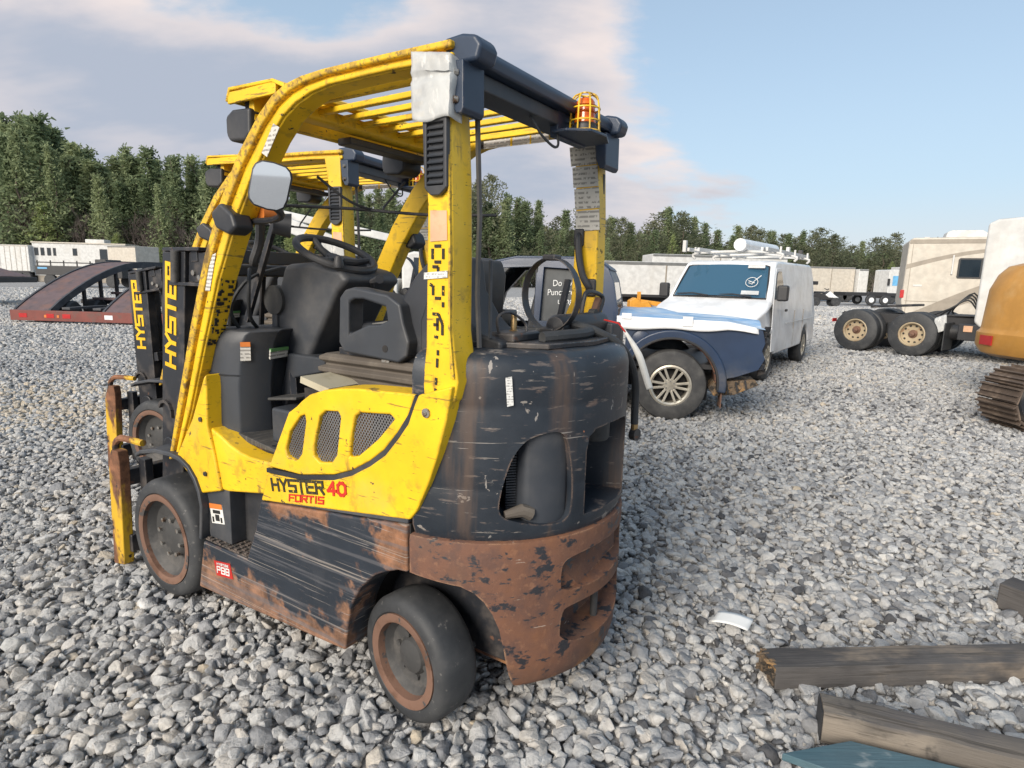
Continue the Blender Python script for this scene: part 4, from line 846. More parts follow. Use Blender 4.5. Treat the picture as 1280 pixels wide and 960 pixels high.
ng = bpy.data.node_groups.new('scatter_stones', 'GeometryNodeTree'); ng.interface.new_socket('Geometry', in_out='INPUT', socket_type='NodeSocketGeometry'); ng.interface.new_socket('Geometry', in_out='OUTPUT', socket_type='NodeSocketGeometry')
gn = ng.nodes; gi = gn.new('NodeGroupInput'); go = gn.new('NodeGroupOutput'); ci = gn.new('GeometryNodeCollectionInfo'); ci.inputs['Collection'].default_value = rocks; ci.inputs['Separate Children'].default_value = True; ci.inputs['Reset Children'].default_value = True
ip = gn.new('GeometryNodeInstanceOnPoints'); ip.inputs['Pick Instance'].default_value = True
def attr(nm, ty):
    n_ = gn.new('GeometryNodeInputNamedAttribute'); n_.data_type = ty; n_.inputs['Name'].default_value = nm; return [o for o in n_.outputs if o.enabled][0]
GL_ = ng.links; m2p = gn.new('GeometryNodeMeshToPoints'); GL_.new(gi.outputs[0], m2p.inputs[0]); GL_.new(m2p.outputs[0], ip.inputs['Points']); GL_.new(ci.outputs[0], ip.inputs['Instance'])
GL_.new(attr('pick','INT'), ip.inputs['Instance Index']); GL_.new(attr('size','FLOAT'), ip.inputs['Scale']); 
e2r = gn.new('FunctionNodeEulerToRotation'); GL_.new(attr('turn','FLOAT_VECTOR'), e2r.inputs[0]); GL_.new(e2r.outputs[0], ip.inputs['Rotation']); GL_.new(ip.outputs[0], go.inputs[0])
md = gravel.modifiers.new('scatter', 'NODES'); md.node_group = ng
# ------------------------------------------------------------ the two forklifts
f1 = forklift((*TPOS,0), TROT, 'nearest forklift, yellow and black with a rusty counterweight and an amber beacon, parked in front')
f2 = copy_tree(f1); f2.location = (-.95,4.02,-.01); f2.rotation_euler = (0,0,R(157)); f2.scale = (1.04,)*3
piv = Matrix.Translation((1.60,0,-.06)) @ Matrix.Rotation(R(9), 4, 'Y') @ Matrix.Translation((-1.60,0,-.1))     # its mast is tipped forward
for c in f2.children:
    if c.name.split('.')[0] in ('mast_rail','lift_cylinder','tilt_hose','roller_bracket','roller_boss','mast_crossmember','chain_pulley','lift_chain','mast_lettering'): c.matrix_basis = piv @ c.matrix_basis
f2['label'] = 'second yellow forklift, half hidden behind the nearest forklift'
for f in (f1, f2): f['group'] = 'forklifts parked side by side'
def tl(p): c, s_ = math.cos(TROT), math.sin(TROT); return Vector((TPOS[0]+p[0]*c-p[1]*s_, TPOS[1]+p[0]*s_+p[1]*c, p[2]))
# plastic bag taped round the left rear pillar of the nearest forklift
def bag_mesh(seed):
    rnd = random.Random(seed); mb = MB(); cols = []
    def f(u, v):
        a = -.35+u*1.55                                  # wraps the outer face and the rear face of the pillar
        x = -.075-.128*min(1, u*1.35); y = .500 if u < .74 else .500-(u-.74)/.26*.055
        z = 2.03-.175*v-(.03*u if v < .3 else 0)
        if v < .35: x += .0; y += .006
        y += .004*pnoise(Vector((u*9, v*4, seed)))+.007*math.sin(v*3.1)*(1 if v > .4 else .2); x += .003*pnoise(Vector((u*4, v*7, seed+5)))-.008*math.sin(v*4)*u
        if v > .9: z += .004*math.sin(u*9+seed)
        return tl((x, y, z))
    mb.grid(f, 22, 20); return mb
bag = obj('plastic_bag', bag_mesh(2), 'bag_plastic', smooth=60); sm = bag.modifiers.new('thick', 'SOLIDIFY'); sm.thickness = .0012
tag(bag, 'crumpled clear white plastic bag taped round the left pillar of the nearest forklift', 'plastic bag')
def tr2(p): return f2.matrix_basis @ Vector(p)
bpy.context.view_layer.update()
mb = MB(); mb.grid(lambda u, v: tr2((-.06-.15*u-.05*v*(1-u), .505+.015*pnoise(Vector((u*4, v*5, 3))), 1.60-.38*v-.05*u)), 12, 16)
b2 = obj('plastic_bag', mb, 'bag_plastic', smooth=60); sm = b2.modifiers.new('thick', 'SOLIDIFY'); sm.thickness = .0012
tag(b2, 'white plastic sheet hanging from the pillar of the second forklift', 'plastic bag')
# cardboard and film hang tag on the gas hose
mb = MB(); pts = [(-.405,-.245,1.275),(-.445,-.29,1.19),(-.465,-.33,1.10),(-.475,-.35,1.055)]
rows = bez(pts, 4); wv = Vector((.010,.007,-.003)); V = []
for i, p in enumerate(rows): w = wv*(.35+.65*min(1, i/4)); V.append((mb.bm.verts.new(tl(p-w)), mb.bm.verts.new(tl(p+w))))
for a, b in zip(V, V[1:]): mb.face([a[0], a[1], b[1], b[0]])
ht = obj('hang_tag', mb, 'white_label'); sm = ht.modifiers.new('thick', 'SOLIDIFY'); sm.thickness = .0015
tag(ht, 'curled white paper tag hanging from the hose behind the counterweight', 'tag'); obj('tag_string', MB().tube([tl((-.33,-.23,1.31)), tl((-.385,-.235,1.30)), tl((-.408,-.245,1.27))], .003, 5), 'red_label', ht)

# ------------------------------------------------------------ vehicle materials
glassy = dict(var=0, spec=.6, coat=.6)
mat('auto_glass', (.012,.020,.028), .06, 0, **glassy); mat('skylit_glass', (.030,.085,.14), .06, 0, **glassy)  # van windshield glass has the sky's blue put into its base colour
mat('blue_car_paint', (.015,.032,.072), .42, 0, [dict(col=(.045,.062,.085), scale=2.2, lo=.45, hi=.75, amt=.5, seed=3, rough=.6), dict(col=(.16,.15,.14), scale=2, lo=.5, hi=.75, amt=.5, seed=8, zr=(.7,.45), rough=.8)], coat=.12)
mat('dusty_glass', (.030,.036,.040), .55, 0, [dict(col=(.07,.075,.078), scale=3, lo=.4, hi=.7, amt=.7, seed=3)])
mat('van_white', (.74,.75,.76), .35, 0, [dict(col=(.55,.53,.49), scale=2.4, lo=.48, hi=.8, amt=.45, seed=3), dict(col=(.42,.38,.33), scale=2, lo=.4, hi=.75, amt=.5, seed=6, zr=(.75,.35))], coat=.3)
mat('trailer_white', (.56,.56,.545), .5, 0, [dict(col=(.44,.41,.36), scale=1.2, lo=.48, hi=.75, amt=.5, seed=3, stretch=(1,1,.3))])
mat('beige_panel', (.49,.45,.385), .45, 0, [dict(col=(.46,.40,.32), scale=1.3, lo=.45, hi=.75, amt=.4, seed=3)])
mat('tan_stripe', (.27,.235,.19), .5); mat('dark_trim', (.025,.025,.027), .5); mat('tail_red', (.42,.02,.02), .3)
mat('excavator_yellow', (.47,.235,.05), .42, 0, [dict(col=(.43,.20,.035), scale=1.8, lo=.42, hi=.72, amt=.6, seed=3), dict(col=(.55,.36,.16), scale=3, lo=.5, hi=.8, amt=.5, seed=5, rough=.75)], (90,.03,.004))
mat('track_steel', (.095,.070,.054), .7, .2, [dict(col=(.24,.18,.135), scale=5, lo=.45, hi=.7, amt=.8, seed=3, stretch=(1,1,4)), dict(col=(.05,.035,.03), scale=7, lo=.55, hi=.66, seed=8)], (30,.4,.01))
mat('cream_rim', (.36,.29,.19), .55, 0, [dict(col=(.25,.12,.06), scale=7, lo=.56, hi=.68, amt=.8, seed=3)]); mat('alloy', (.52,.48,.40), .38, .6, [dict(col=(.26,.22,.17), scale=8, lo=.45, hi=.7, amt=.5, seed=3)])
mat('ramp_steel', (.125,.088,.092), .65, .1, [dict(col=(.19,.10,.075), scale=2.2, lo=.45, hi=.68, amt=.7, seed=3), dict(col=(.06,.055,.06), scale=5, lo=.52, hi=.68, amt=.7, seed=9)])
mat('beam_red', (.17,.042,.032), .6, 0, [dict(col=(.12,.06,.05), scale=4, lo=.5, hi=.65, amt=.8, seed=3)])
mat('timber', (.085,.079,.076), .85, 0, [dict(col=(.045,.042,.042), scale=3, lo=.44, hi=.62, amt=.85, seed=3, stretch=(.6,1,1)), dict(col=(.25,.20,.15), scale=4, lo=.50, hi=.66, amt=.75, seed=5, stretch=(.45,1,1)), dict(col=(.05,.045,.04), scale=9, lo=.56, hi=.62, amt=.7, seed=8, stretch=(.25,7,7))], (7,.55,.012,(.4,9,9)))
mat('timber_brown', (.12,.105,.09), .85, 0, [dict(col=(.24,.205,.165), scale=5, lo=.46, hi=.64, amt=.8, seed=3, stretch=(.5,1,1)), dict(col=(.035,.032,.03), scale=4.5, lo=.55, hi=.63, amt=.9, seed=13), dict(col=(.10,.09,.085), scale=3, lo=.45, hi=.6, amt=.8, seed=7, zr=(.085,.108)), dict(col=(.06,.05,.04), scale=10, lo=.56, hi=.61, amt=.7, seed=8, stretch=(.2,6,6))], (9,.5,.012,(.5,7,7)))
mat('timber_end', (.15,.11,.075), .9, 0, [dict(col=(.32,.19,.085), scale=14, lo=.5, hi=.64, seed=3), dict(col=(.035,.03,.025), scale=18, lo=.5, hi=.6, seed=6)], (30,.9,.02))
mat('teal_board', (.070,.125,.150), .75, 0, [dict(col=(.04,.095,.12), scale=5, lo=.45, hi=.65, amt=.8, seed=3, stretch=(.3,1,1)), dict(col=(.30,.33,.33), scale=9, lo=.6, hi=.68, amt=.7, seed=5, stretch=(.4,1,1))], (9,.5,.01,(.3,5,5)))
mat('tarp_blue', (.16,.33,.56), .32, 0, [dict(col=(.52,.60,.68), scale=3.0, lo=.42, hi=.60, amt=.85, seed=3, stretch=(.35,1.2,1))], (6,.5,.03,(.6,2,1)), coat=.2); mat('film_white', (.74,.745,.75), .35)
mat('paper_white', (.70,.70,.68), .7); mat('orange_machine', (.60,.27,.03), .5); mat('sky_blue_paint', (.14,.38,.62), .4)
def car_wheel(root, c, r, w, rr, s, tyre='dusty_rubber', rimm='alloy', style='spokes', nsp=6, name='wheel'):
    o = s*w/2
    t = obj(name, MB().lathe([(rr,-w*.42),(rr+.015,-w/2),(r-.05,-w/2),(r-.012,-w*.42),(r,-w*.3),(r,w*.3),(r-.012,w*.42),(r-.05,w/2),(rr+.015,w/2),(rr,w*.42)], (0,0,0), 'y', 48, True), tyre, root); t.location = c
    mb = MB().lathe([(rr+.006,-o*.8),(rr+.006,o*.92),(rr-.012,o*.96),(rr-.03,o*.85),(rr-.04,-o*.8)], (0,0,0), 'y', 40, cap=False); obj('rim', mb, rimm, t)
    obj('brake_disc', MB().lathe([(rr-.045,o*.05),(.0,o*.05)], (0,0,0), 'y', 24, cap=False), 'dark_grime', t)
    mb = MB()
    if style == 'spokes':
        mb.lathe([(.075,o*.62),(.07,o*.82),(0,o*.84)], (0,0,0), 'y', 20)
        for k in range(nsp):
            ca, sa = math.cos(2*math.pi*k/nsp), math.sin(2*math.pi*k/nsp)
            for d in (-1,1): mb.bar((.055*ca-sa*d*.016,o*.72,.055*sa+ca*d*.016),((rr-.012)*ca-sa*d*.036,o*.80,(rr-.012)*sa+ca*d*.036),.026,.03,(0,1,0))
        obj('spokes', mb, rimm, t, .004)
        for k in range(6):
            a = 2*math.pi*k/6+.5; obj('lug_nut', MB().cyl((.048*math.cos(a),o*.8,.048*math.sin(a)),(.048*math.cos(a),o*.9,.048*math.sin(a)),.010,6), 'bolt_steel', t)
    elif style == 'disc':
        mb.lathe([(rr-.03,o*.55),(rr-.06,o*.30),(rr*.45,o*.22),(0,o*.22)], (0,0,0), 'y', 32, cap=False); obj('disc', mb, rimm, t)
        for k in range(10):
            a = 2*math.pi*k/10; rm = rr*.72; obj('hand_hole', MB().cyl((rm*math.cos(a),o*.27,rm*math.sin(a)),(rm*math.cos(a),o*.34,rm*math.sin(a)),rr*.095,10), 'ink', t)
        obj('hub', MB().lathe([(rr*.36,o*.2),(rr*.34,o*.34),(rr*.20,o*.40),(rr*.18,o*.72),(0,o*.74)], (0,0,0), 'y', 20), 'rim_rust', t)
    else:
        mb.lathe([(rr-.03,o*.7),(rr-.06,o*.5),(.05,o*.75),(0,o*.75)], (0,0,0), 'y', 24); obj('hubcap', mb, rimm, t)
    return t
def tumble(mb, z0, z1, k): return mb.xform(lambda c: Vector((c.x, c.y*(1-k*min(1.2, max(0, (c.z-z0)/(z1-z0)))), c.z)))
def disc_cut(x, z, r, y0, y1): return MB().prism([(x+r*math.cos(2*math.pi*k/28), z+r*math.sin(2*math.pi*k/28)) for k in range(28)], 'y', y0, y1)

# ------------------------------------------------------------ dark blue pickup with the wrapped bed (faces left, its left side towards us)
pk = thing('pickup_truck', 'dark blue crew cab pickup with a crushed bed end under blue and white film', 'pickup truck', (1.888,7.190,0), R(168))
Q = lambda name, mb, m, bevel=0, **k: obj(name, mb, m, pk, bevel, **k)
for s in (1,-1):
    yy = sorted((s*.80, s*.915))
    bs_ = (lambda P: P) if s > 0 else (lambda P: [(max(x, -.40), z) for x, z in P if x > -.8 or z > .9])
    o = Q('bed_side', MB().prism(bs_([(.52,.40),(.52,1.03),(.10,1.045),(-.35,1.04),(-.84,.99),(-.875,.86),(-.85,.78),(-.885,.70),(-.83,.585),(-.62,.50),(-.44,.455),(-.30,.40)]), 'y', *yy), 'blue_car_paint')
    boolean(o, [disc_cut(.03,.40,.47,-1.2,1.2)]); add_bevel(o, .02, 3)
    out = arc(.03,.40,.565,-8,188,22); inn = arc(.03,.40,.468,-8,188,22)
    Q('fender_flare', MB().prism(out+inn[::-1], 'y', *sorted((s*.84, s*.945))), 'blue_car_paint', .022, seg=3)
    Q('flare_lip', MB().prism(arc(.03,.40,.488,-6,186,22)+arc(.03,.40,.466,-6,186,22)[::-1], 'y', *sorted((s*.84, s*.952))), 'dark_trim', .004)
    Q('wheel_house', MB().prism(arc(.03,.40,.472,0,180,16)+arc(.03,.40,.455,0,180,16)[::-1], 'y', *sorted((s*.5, s*.86))), 'rust_iron')
    if s > 0: Q('mud_flap', MB().box(-.50,-.485,*sorted((s*.68, s*.90)),.16,.50), 'rim_rust', .004)
    cab = [(.60,.36),(.60,1.0),(.645,1.22),(.70,1.45),(.77,1.575),(.90,1.655),(1.15,1.678),(2.0,1.675),(2.30,1.62),(2.62,1.40),(2.92,1.10),(3.85,1.02),(4.0,.8),(4.0,.36)]
    mb = MB().prism(cab, 'y', *sorted((s*.78, s*.90))); o = Q('cab_side', mb, 'blue_car_paint')
    cuts = [MB().prism([(1.055,1.00),(1.055,1.50),(1.10,1.555),(1.62,1.575),(1.64,1.00)], 'y', -1.2, 1.2), MB().prism([(1.72,.86),(1.72,1.58),(2.22,1.56),(2.56,1.26),(2.66,1.0),(2.66,.86)], 'y', -1.2, 1.2), disc_cut(3.22,.39,.45,-1.2,1.2)]
    boolean(o, cuts); o.data.transform(Matrix.Identity(4))
    for v in o.data.vertices: v.co.y *= 1-.14*max(0, min(1, (v.co.z-1.0)/.65))
    add_bevel(o, .015)
    g = Q('rear_door_glass', MB().prism([(1.045,.99),(1.045,1.505),(1.095,1.565),(1.63,1.585),(1.65,.99)], 'y', *sorted((s*.835, s*.845))), 'dusty_glass', smooth=0)
    for v in g.data.vertices: v.co.y *= 1-.14*max(0, min(1, (v.co.z-1.0)/.65))
    for x in (1.0,1.685): 
        d_ = Q('door_seam', MB().box(x-.006,x+.006,*sorted((s*.896, s*.9015)),.42,1.0), 'dark_trim', smooth=0)
    Q('door_frame', MB().prism([(1.70,.84),(1.70,1.60),(1.735,1.60),(1.735,.88),(2.64,.88),(2.64,.84)], 'y', *sorted((s*.76, s*.80))), 'dark_trim', .006)
    car_wheel(pk, (.03,s*.80,.37), .375, .235, .215, s); car_wheel(pk, (3.22,s*.79,.37), .375, .235, .215, s)
    Q('door_handle', MB().box(1.08,1.22,*sorted((s*.9, s*.925)),.90,.935), 'dark_trim', .008)
Q('roof', MB().prism([(.74,1.56),(.78,1.60),(.92,1.675),(1.15,1.697),(2.0,1.694),(2.32,1.64),(2.34,1.60),(2.0,1.64),(1.15,1.64),(.92,1.62)], 'y', -.775, .775), 'blue_car_paint', .02, seg=3)
cb = Q('cab_back', tumble(MB().prism([(.605,.5),(.605,1.0),(.65,1.22),(.705,1.45),(.78,1.59),(.83,1.59),(.75,1.45),(.66,1.0),(.66,.5)], 'y', -.885, .885), 1.0, 1.65, .14), 'blue_car_paint', .008); obj('rear_window', MB().prism([(.632,1.14),(.698,1.43),(.704,1.43),(.638,1.14)], 'y', -.60, .60), 'auto_glass', cb, smooth=0)
Q('windshield', MB().prism([(2.34,1.61),(2.92,1.11),(2.91,1.10),(2.33,1.60)], 'y', -.74, .74), 'auto_glass', smooth=0)
Q('engine_bonnet', MB().prism([(2.90,1.09),(3.80,1.03),(3.98,.85),(3.98,.4),(2.7,.4),(2.7,.9)], 'y', -.79, .79), 'blue_car_paint', .03)
Q('underbody', MB().box(-.70,3.9,-.55,.55,.30,.46), 'dark_grime'); Q('bed_floor', MB().prism([(.52,-.80),(-.35,-.80),(-.80,.80),(.52,.80)], 'z', .55, .60), 'dark_trim')
for x, y in ((2.0,.38),(2.0,-.38),(1.15,.38),(1.15,-.38)):
    st = Q('seat', MB().prism([(x+.30,.62),(x+.30,.78),(x-.08,.80),(x-.22,1.30),(x-.24,1.45),(x-.33,1.45),(x-.34,1.28),(x-.22,.62)], 'y', y-.22, y+.22), 'seat_vinyl', .04)
Q('dashboard', MB().box(2.35,2.75,-.74,.74,.75,1.03), 'black_plastic', .03); Q('floor_pan', MB().box(.66,2.7,-.78,.78,.44,.5), 'dark_trim')
Q('fuel_door', MB().lathe([(.0,.004),(.088,.004),(.094,.0),(.098,0)], (.36,.913,.845), 'y', 28), 'blue_car_paint'); Q('fuel_door_gap', MB().lathe([(.095,.0),(.103,.0035),(.103,.0)], (.36,.9135,.845), 'y', 28, cap=False), 'dark_trim')
# crushed corner: torn edge, hanging frame pieces
rnd = random.Random(4); mb = MB()
for k in range(9):
    z = .55+k*.055; mb.obox((-.86+rnd.uniform(-.03,.02),.84+rnd.uniform(-.04,.05),z), (.022+rnd.random()*.03,rnd.uniform(-.02,.02),rnd.uniform(-.015,.015)), (0,.03,.01), (rnd.uniform(-.01,.01),.008,.03))
Q('torn_metal', mb, 'black_metal', .003)['kind'] = 'stuff'
Q('bent_bumper_step', MB().prism([(-.36,.36),(-.42,.28),(-.62,.30),(-.86,.42),(-.82,.47),(-.6,.45),(-.44,.45)], 'y', .55, .86), 'timber_end', .01)
for k in range(4): Q('step_rib', MB().obox((-.46-.09*k,.86,.35+.02*k), (.012,0,.05), (0,.02,0), (-.008,0,.004)), 'dark_trim')
Q('hanging_bracket', MB().box(-.36,-.32,.70,.80,.22,.42), 'dark_grime', .005)
# writing in paint pen on the rear door glass
yg = .8455
for i, (txt, x, z) in enumerate((('Do not', 1.50, 1.375), ('Puncture', 1.565, 1.275), ('using', 1.42, 1.185))):
    k = 1-.14*max(0, (z-1.0)/.65); font_text('window_writing', txt, (x, yg*k+.006, z), (-1,0,.03), (0,-.18,1), .098, 'paper_white', pk)
for o in [c for c in pk.children if c.name.split('.')[0] in ('cab_side','rear_door_glass','door_seam','door_frame','door_handle','roof','cab_back','windshield','engine_bonnet','seat','dashboard','floor_pan','window_writing')]:
    for m_o in [o]+list(o.children):
        for v in m_o.data.vertices:
            if v.co.x > .6: v.co.x = .6+(v.co.x-.6)*.82
for o in pk.children:
    if o.name.startswith('wheel') and not o.name.startswith('wheel_') and o.location.x > 2: o.location.x = 2.75
# film wrapped over the bed
fl = thing('tarp', 'crumpled blue sheet with white taped border stretched over the pickup bed', 'tarp', (1.888,7.190,0), R(168))
def film(u, v):
    x = .60-1.46*u; z = 1.085-.03*u+.02*math.sin(u*9)*v+.045*pnoise(Vector((u*3.5, v*5, 2)))*min(1, v*4)+.10*v*(1-v)*2*(.6+.4*math.sin(u*4+1)); y = .93-1.75*v*(1-.62*min(1,max(0,(u-.35)/.6))**.8)
    return Vector((x, y, z-.06*max(0, u-.75)*4*(1-v)))
obj('blue_sheet', MB().grid(film, 40, 24), 'tarp_blue', fl, smooth=80)
def border(u, v):
    x = .62-1.49*u; top = film(min(1, max(0, u)), 0).z; sag = .115-.05*u+.02*math.sin(u*3.0+.4)+.012*math.sin(u*13); z = top+.004-sag*v
    y = .937+.012*v+.006*pnoise(Vector((u*6, v*3, 7))); return Vector((x, y-(.10*max(0, u-.93)/.07 if u > .93 else 0), z))
o = obj('white_border', MB().grid(border, 40, 5), 'film_white', fl, smooth=80); sm = o.modifiers.new('thick', 'SOLIDIFY'); sm.thickness = .004
obj('tape_patch', MB().obox((-.10,.955,1.055), (.05,0,0), (0,.002,0), (0,0,.05)), 'film_white', fl); obj('tape_patch', MB().obox((.52,.945,1.09), (.05,0,0), (0,.003,0), (0,0,.03)), 'film_white', fl)

# ------------------------------------------------------------ white cargo van
vn = thing('cargo_van', 'white cargo van with a ladder rack and a chalk mark on its windshield', 'van', (3.185,9.68,0), R(-125))
W = lambda name, mb, m, bevel=0, **k: obj(name, mb, m, vn, bevel, **k)
prof = [(.74,.36),(.78,.50),(.78,.74),(.72,.90),(.60,.985),(.30,1.09),(-.01,1.185),(-.10,1.215),(-.56,1.735),(-.64,1.79),(-.80,1.825),(-3.66,1.845),(-3.80,1.80),(-3.88,1.62),(-3.92,.9),(-3.90,.36)]
o = W('body', MB().prism(prof, 'y', -.86, .86), 'van_white'); boolean(o, [disc_cut(x,.33,.385,y0,y1) for x in (0,-2.92) for y0, y1 in ((.5,1.2),(-1.2,-.5))])
vk = lambda z: 1-.17*max(0, min(1.1, (z-1.0)/.8))
for v in o.data.vertices: v.co.y *= vk(v.co.z)
for v in o.data.vertices:
    if v.co.x > .3: v.co.y *= 1-.10*(v.co.x-.3)/.5
add_bevel(o, .055, 4)
def wquad(name, pts, m, th_=.006, side=(1,0,0)): return quad(name, pts, m, vn, th_, side)
def on_shield(y, t): return Vector((-.10-.46*t, y*vk(1.215+.52*t), 1.215+.52*t))+Vector((.75,0,.66))*.004
ws = W('windshield', MB().grid(lambda u, v: on_shield((u-.5)*1.52, .03+v*.95)+Vector((.05*(1-(2*u-1)**2),0,.03*(1-(2*u-1)**2))), 10, 6), 'skylit_glass')
W('windshield_seal', MB().tube([on_shield(y, t)+Vector((.004,0,.003)) for y, t in ((-.77,.02),(-.77,.5),(-.76,.97),(-.70,.995),(.70,.995),(.76,.97),(.77,.5),(.77,.02))], .014, 6, True), 'dark_trim')
for (y0, y1) in ((-.70,-.15),(-.05,.55)): W('wiper', MB().tube([on_shield(y1, .02)+Vector((.055,0,.03)), on_shield((y0+y1)/2, .07)+Vector((.06,0,.035)), on_shield(y0, .06)+Vector((.04,0,.02))], .010, 5), 'dark_trim')
def sh_patch(name, y0, y1, t0, t1, m): return W(name, MB().grid(lambda u, v: on_shield(y0+(y1-y0)*u, t0+(t1-t0)*v)+Vector((.062,0,.040)), 3, 2), m, smooth=0)
sh_patch('windshield_sticker', .40, .70, .85, .94, 'printed_tag')
cm = MB(); c_ = [on_shield(.52+.10*math.cos(2*math.pi*k/20), .42+.14*math.sin(2*math.pi*k/20))+Vector((.066,0,.042)) for k in range(20)]; cm.tube(c_, .0045, 5, True); cm.tube([on_shield(y, t)+Vector((.066,0,.042)) for y, t in ((.47,.40),(.53,.36),(.56,.46),(.66,.62))], .006, 5); cm.tube([on_shield(y, t)+Vector((.066,0,.042)) for y, t in ((.46,.46),(.53,.42),(.57,.40))], .006, 5)
W('chalk_mark', cm, 'paper_white')['kind'] = 'stuff'
sh_patch('paper_on_dash', .38, .66, .06, .17, 'bag_plastic')
for s in (1,-1):
    dr = [(-.12,.42),(-.16,1.16),(-.60,1.70),(-1.02,1.72),(-1.05,.42)]
    dd = W('front_door', MB().prism(dr, 'y', *sorted((s*.853, s*.868))), 'van_white')
    for v in dd.data.vertices: v.co.y *= vk(v.co.z)
    add_bevel(dd, .006)
    gl = W('door_window', MB().prism([(-.27,1.22),(-.60,1.62),(-.70,1.655),(-.93,1.66),(-.97,1.22)], 'y', *sorted((s*.863, s*.875))), 'auto_glass', smooth=0)
    for v in gl.data.vertices: v.co.y *= vk(v.co.z)
    W('door_handle', MB().box(-1.0,-.88,*sorted((s*.86, s*.885)),1.02,1.06), 'dark_trim', .006)
    mi = W('side_mirror', MB().box(-.30,-.18,*sorted((s*.86, s*1.02)),1.20,1.44), 'dark_trim', .03)
    car_wheel(vn, (0,s*.745,.33), .335, .215, .20, s, 'rubber', 'alloy', 'spokes', 5); car_wheel(vn, (-2.92,s*.745,.33), .335, .215, .20, s, 'rubber', 'alloy', 'spokes', 5)
    W('side_groove', MB().box(-3.8,-1.12,*sorted((s*.852, s*.864)),.82,.828), 'trailer_white', smooth=0)
    for x in (-1.75,-2.55): W('panel_seam', MB().box(x-.005,x+.005,*sorted((s*.852, s*.862)),.42,1.02), 'tan_stripe', smooth=0)
    W('headlamp', MB().box(.72,.79,*sorted((s*.55, s*.76)),.68,.85), 'bag_plastic', .01)
W('grille', MB().box(.76,.80,-.5,.5,.62,.84), 'dark_trim', .01); W('bumper', MB().box(.70,.90,-.80,.80,.40,.56), 'dark_trim', .03); W('underbody', MB().box(-3.8,.6,-.6,.6,.26,.40), 'dark_grime')
rk = thing('ladder_rack', 'white ladder rack bolted along the van roof', 'roof rack', (3.185,9.68,0), R(-125)); rk.parent = None
for x in (-.95,-2.1,-3.3):
    obj('cross_bar', MB().tube(bez([(x,-.70,1.86),(x,-.69,1.95),(x,0,1.985),(x,.69,1.95),(x,.70,1.86)],4), .022, 8), 'trailer_white', rk)
    for y in (.70,-.70): obj('upright', MB().box(x-.02,x+.02,y-.015,y+.015,1.95,2.06), 'trailer_white', rk, .004)
for y in (.55,.62,-.45,-.62): obj('ladder_rail', MB().bar((-.35,y,1.99),(-3.85,y,2.005),.04,.06), 'trailer_white', rk, .006)
for k in range(9): obj('rung', MB().bar((-.6-.38*k,-.45,1.995),(-.6-.38*k,-.62,1.995),.025,.025), 'trailer_white', rk)
obj('rear_clamp', MB().box(-2.3,-2.2,.52,.58,2.02,2.12), 'trailer_white', rk, .01); obj('rear_clamp', MB().box(-.42,-.34,-.72,-.66,1.95,2.14), 'trailer_white', rk, .01); obj('rear_clamp', MB().box(-3.4,-3.3,.52,.60,2.03,2.12), 'dark_trim', rk, .01)
tb = obj('pipe_carrier', MB().tube([(-.75,.10,2.085),(-2.9,.16,2.10)], .10, 18), 'van_white'); tb.location = (3.185,9.68,0); tb.rotation_euler = (0,0,R(-125)); tag(tb, 'white pipe tube lying on the ladder rack of the van', 'pipe tube')

# ------------------------------------------------------------ highway tractor with bare tandem axles
tr = thing('semi_tractor', 'white highway tractor with bare frame rails and cream tandem wheels', 'truck', (8.65,14.59,0), R(-50.4))
A = lambda name, mb, m, bevel=0, **k: obj(name, mb, m, tr, bevel, **k)
for x in (0,1.14):
    for s in (1,-1):
        car_wheel(tr, (x,s*.965,.47), .475, .27, .252, s, 'rubber', 'cream_rim', 'disc'); car_wheel(tr, (x,s*.64,.47), .475, .25, .275, -s, 'rubber', 'cream_rim', 'disc')
    A('axle', MB().cyl((x,-.9,.47),(x,.9,.47),.09,14), 'dark_grime'); A('differential', MB().lathe([(.0,-.2),(.16,-.12),(.2,0),(.16,.12),(0,.2)], (x,0,.47), 'y', 16), 'dark_grime')
for s in (1,-1): A('frame_rail', MB().box(-.55,4.6,*sorted((s*.36, s*.44)),.62,.86), 'dark_trim', .01); A('air_bag', MB().cyl((.57,s*.5,.42),(.57,s*.5,.66),.12,14), 'rubber')
A('rear_crossmember', MB().box(-.58,-.50,-.44,.44,.60,.84), 'dark_trim', .01); A('tail_light', MB().box(-.60,-.58,-.9,-.7,.62,.70), 'tail_red')
fw_ = A('fifth_wheel', MB().prism([(.20,-.42),(.95,-.42),(1.0,-.2),(1.0,.2),(.95,.42),(.20,.42),(.05,.26),(.55,.05),(.55,-.05),(.05,-.26)], 'z', .93, .985), 'black_metal', .01)
fw_.data.transform(Matrix.Rotation(R(-5), 4, 'Y')); fw_.location.z = .03
A('deck_plate', MB().box(1.55,2.15,-.5,.5,.88,.90), 'dark_trim'); A('mud_flap', MB().box(1.72,1.74,-1.1,-.5,.18,.75), 'rubber')
A('air_tank', MB().cyl((1.6,-.62,.55),(2.5,-.62,.55),.16,16), 'dark_trim', .01); A('air_tank', MB().cyl((1.6,.62,.55),(2.5,.62,.55),.16,16), 'dark_trim', .01)
for k in range(4): A('air_hose', MB().tube(bez([(1.25+.1*k,-.2+.1*k,.88),(1.55,-.3+.1*k,1.02),(1.85,-.25+.12*k,1.22+.05*k),(2.05,-.15+.1*k,1.0),(2.2,-.1+.1*k,1.35)],4), .018, 6), 'rubber')
A('tool_box', MB().box(1.95,2.45,-1.08,-.75,.42,.75), 'dark_trim', .02); A('marker_light', MB().box(2.05,2.2,-1.10,-1.085,.60,.72), 'pink_label'); A('crumpled_film', MB().obox((1.62,-1.0,.72), (.10,.02,.05), (0,.03,.02), (-.02,0,.16)), 'bag_plastic', .03)
